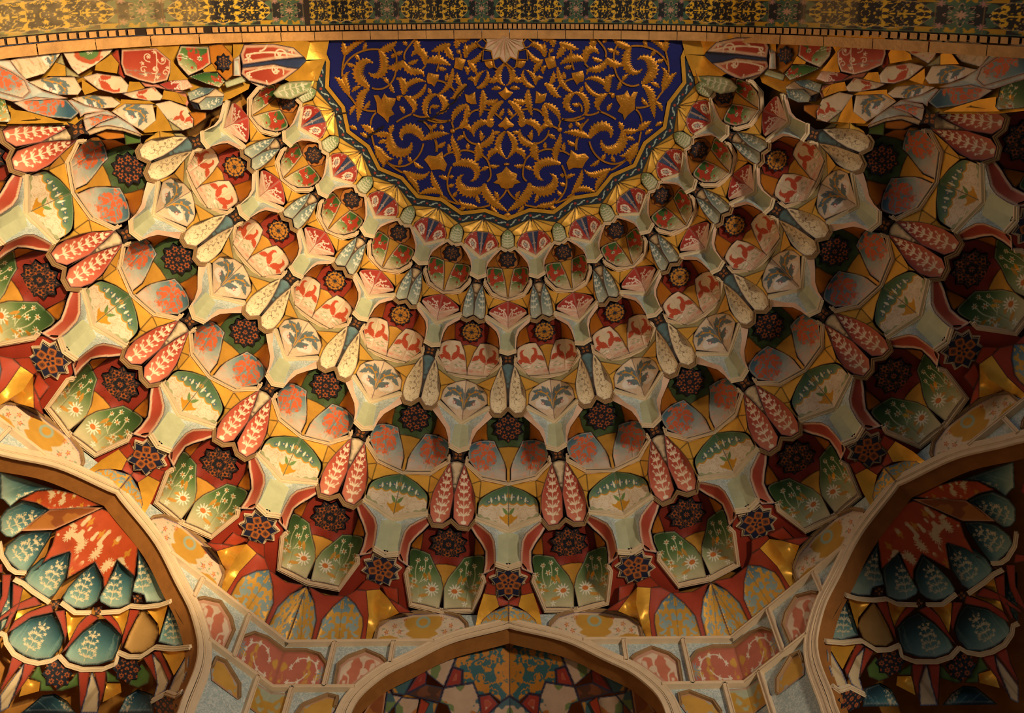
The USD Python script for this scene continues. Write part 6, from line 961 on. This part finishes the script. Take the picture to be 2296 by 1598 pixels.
X0, X1 = -3.17, 3.25
arch = thing('front_arch', 'brick soffit of the front arch across the top of the picture', 'arch', (0, 0, 9.9)); oa = np.array([0, 0, 9.9])
V, Fc = strip(X0, X1, 90, .075, .9, .04, .5); put('backing', V, Fc, 'joint_dark', arch, origin=oa)
V, Fc = strip(X0, X1, 90, .36, .9, .02, .05); put('outer_soffit', V, Fc, 'brick_clay', arch, origin=oa)
xs = np.linspace(X0, X1, 29); 
for i in range(28): V, Fc = strip(xs[i] + .002, xs[i + 1] - .002, 5, -.005, .062, -.03 + .004 * math.sin(i * 2.1), .10); put('brick', V, Fc, 'brick_clay', arch, origin=oa)
g = np.random.default_rng(4)
def course(label, v0, v1, miss):
    x = thing('brick_course', label, 'brick course', (0, 0, 9.9)); dx = .0395; n = int((X1 - X0) / dx)
    for i in range(n):
        a = X0 + i * dx
        if miss and a < -2.2 and g.random() < .12: continue
        w = dx * (.70 + .1 * g.random()); V, Fc = strip(a, a + w, 2, v0 + .002 * g.random(), v1 - .003 * g.random(), -.012 - .006 * g.random(), .05); put('brick', V, Fc, 'brick_clay', x, origin=oa)
    V, Fc = strip(X0, X1, 90, v0 - .004, v1 + .004, .012, .03); put('joint_bed', V, Fc, 'joint_dark', x, origin=oa)
course('row of small upright bricks below the mosaic band', .072, .112, True)
course('row of small upright bricks above the mosaic band, at the picture top', .352, .392, False)
def band_paint(x, v):
    P_ = .775; u = ((x + 2.9) / P_ + .5) % 1 - .5; U = u * P_; Vv = v; k = np.floor((x + 2.9) / P_ + .5)
    c = ground(x, '12121C'); w1 = meshkit.fbm(np.stack([np.abs(U) * 36, np.abs(Vv) * 36, U * 0 + 1], -1), 2, 2); w2 = meshkit.fbm(np.stack([np.abs(U) * 52, np.abs(Vv) * 52, U * 0 + 4], -1), 2, 6)
    yl = np.maximum(aa(np.abs(w1 - .5) - .036, .012), sm(w2, .57, .60)); c = lay(c, 'E2B02A', yl); c = lay(c, 'D8C8A0', aa(np.abs(w2 - .44) - .008, .006) * .6)
    a = np.abs(U); hb = .092 * np.sqrt(np.clip(1 - (np.clip(a - .12, 0, 9) / .155) ** 2, 0, 1)); edge = np.abs(Vv) - hb * (1 + .06 * np.cos(U * 60)); inc = a < .275
    c = lay(c, 'C9A878', aa(np.abs(edge) - .005, .003) * inc); cell = (edge > 0) | ~inc; d = .3875 - a
    c2 = ground(x, '14171F'); c2 = lay(c2, '3E5A46', sm(meshkit.fbm(np.stack([d * 24, np.abs(Vv) * 24, d * 0], -1), 2, 9), .48, .54)); rr = np.hypot(d, Vv); aa_ = np.arctan2(Vv, d); c2 = lay(c2, 'B98F78', aa(np.abs(rr - .055 - .016 * np.cos(8 * aa_)) - .003, .003)); c2 = lay(c2, 'B98F78', flower(d, Vv, 0, 0, .03, 8)); c2 = lay(c2, 'AE7A74', flower(d, np.abs(Vv), .085, .07, .022, 7)); c2 = lay(c2, 'B98A1E', sm(meshkit.fbm(np.stack([d * 30, np.abs(Vv) * 30, d * 0 + 3], -1), 2, 4), .60, .64) * (np.abs(Vv) > .075))
    c = np.where(cell[:, None], c2, c); c = lay(c, '4C6A54', aa(np.abs(np.abs(Vv) - .111) - .003, .003))
    worn = np.clip(sm(-x, 2.15, 2.25) + sm(-np.abs(x - 2.35), -.16, -.12) * .6 + .25 * (meshkit.fbm(np.stack([x * 1.5, x * 0, x * 0], -1), 2, 3) > .62), 0, 1); c = lay(c, 'B89A62', worn * (.4 + .3 * meshkit.fbm(np.stack([x * 30, v * 30, x * 0], -1), 2, 8)))
    c = lay(c, '8A6A44', aa(np.abs((x / .1937) % 1 - .5) * .1937 - .0012, .001) * .8); return c
nx, nv = 1400, 48; xs, vs = np.meshgrid(np.linspace(X0, X1, nx), np.linspace(-.113, .113, nv), indexing='ij'); xs, vs = xs.ravel(), vs.ravel(); V = soff(xs, vs + .232, .006); idx = np.arange(nx * nv).reshape(nx, nv); a, b, c_, d_ = idx[:-1, :-1].ravel(), idx[1:, :-1].ravel(), idx[1:, 1:].ravel(), idx[:-1, 1:].ravel(); Fc = np.vstack([np.stack([a, d_, c_], 1), np.stack([a, c_, b], 1)])
tb = thing('tile_band', 'mosaic tile band of yellow arabesque cartouches on black', 'tile band', (0, 0, 9.9)); nr = np.cross(V[Fc[:, 1]] - V[Fc[:, 0]], V[Fc[:, 2]] - V[Fc[:, 0]]); N = np.zeros_like(V)
for j in range(3): np.add.at(N, Fc[:, j], nr)
N /= np.linalg.norm(N, axis=1, keepdims=True)
if N[:, 2].mean() > 0: N = -N; Fc = Fc[:, [0, 2, 1]]
put('mosaic_face', V, Fc, 'paint', tb, col=band_paint(xs, vs), origin=oa, N=N)
V, Fc = strip(X0, X1, 90, .12, .344, .012, .03); put('tile_bed', V, Fc, 'joint_dark', tb, origin=oa)
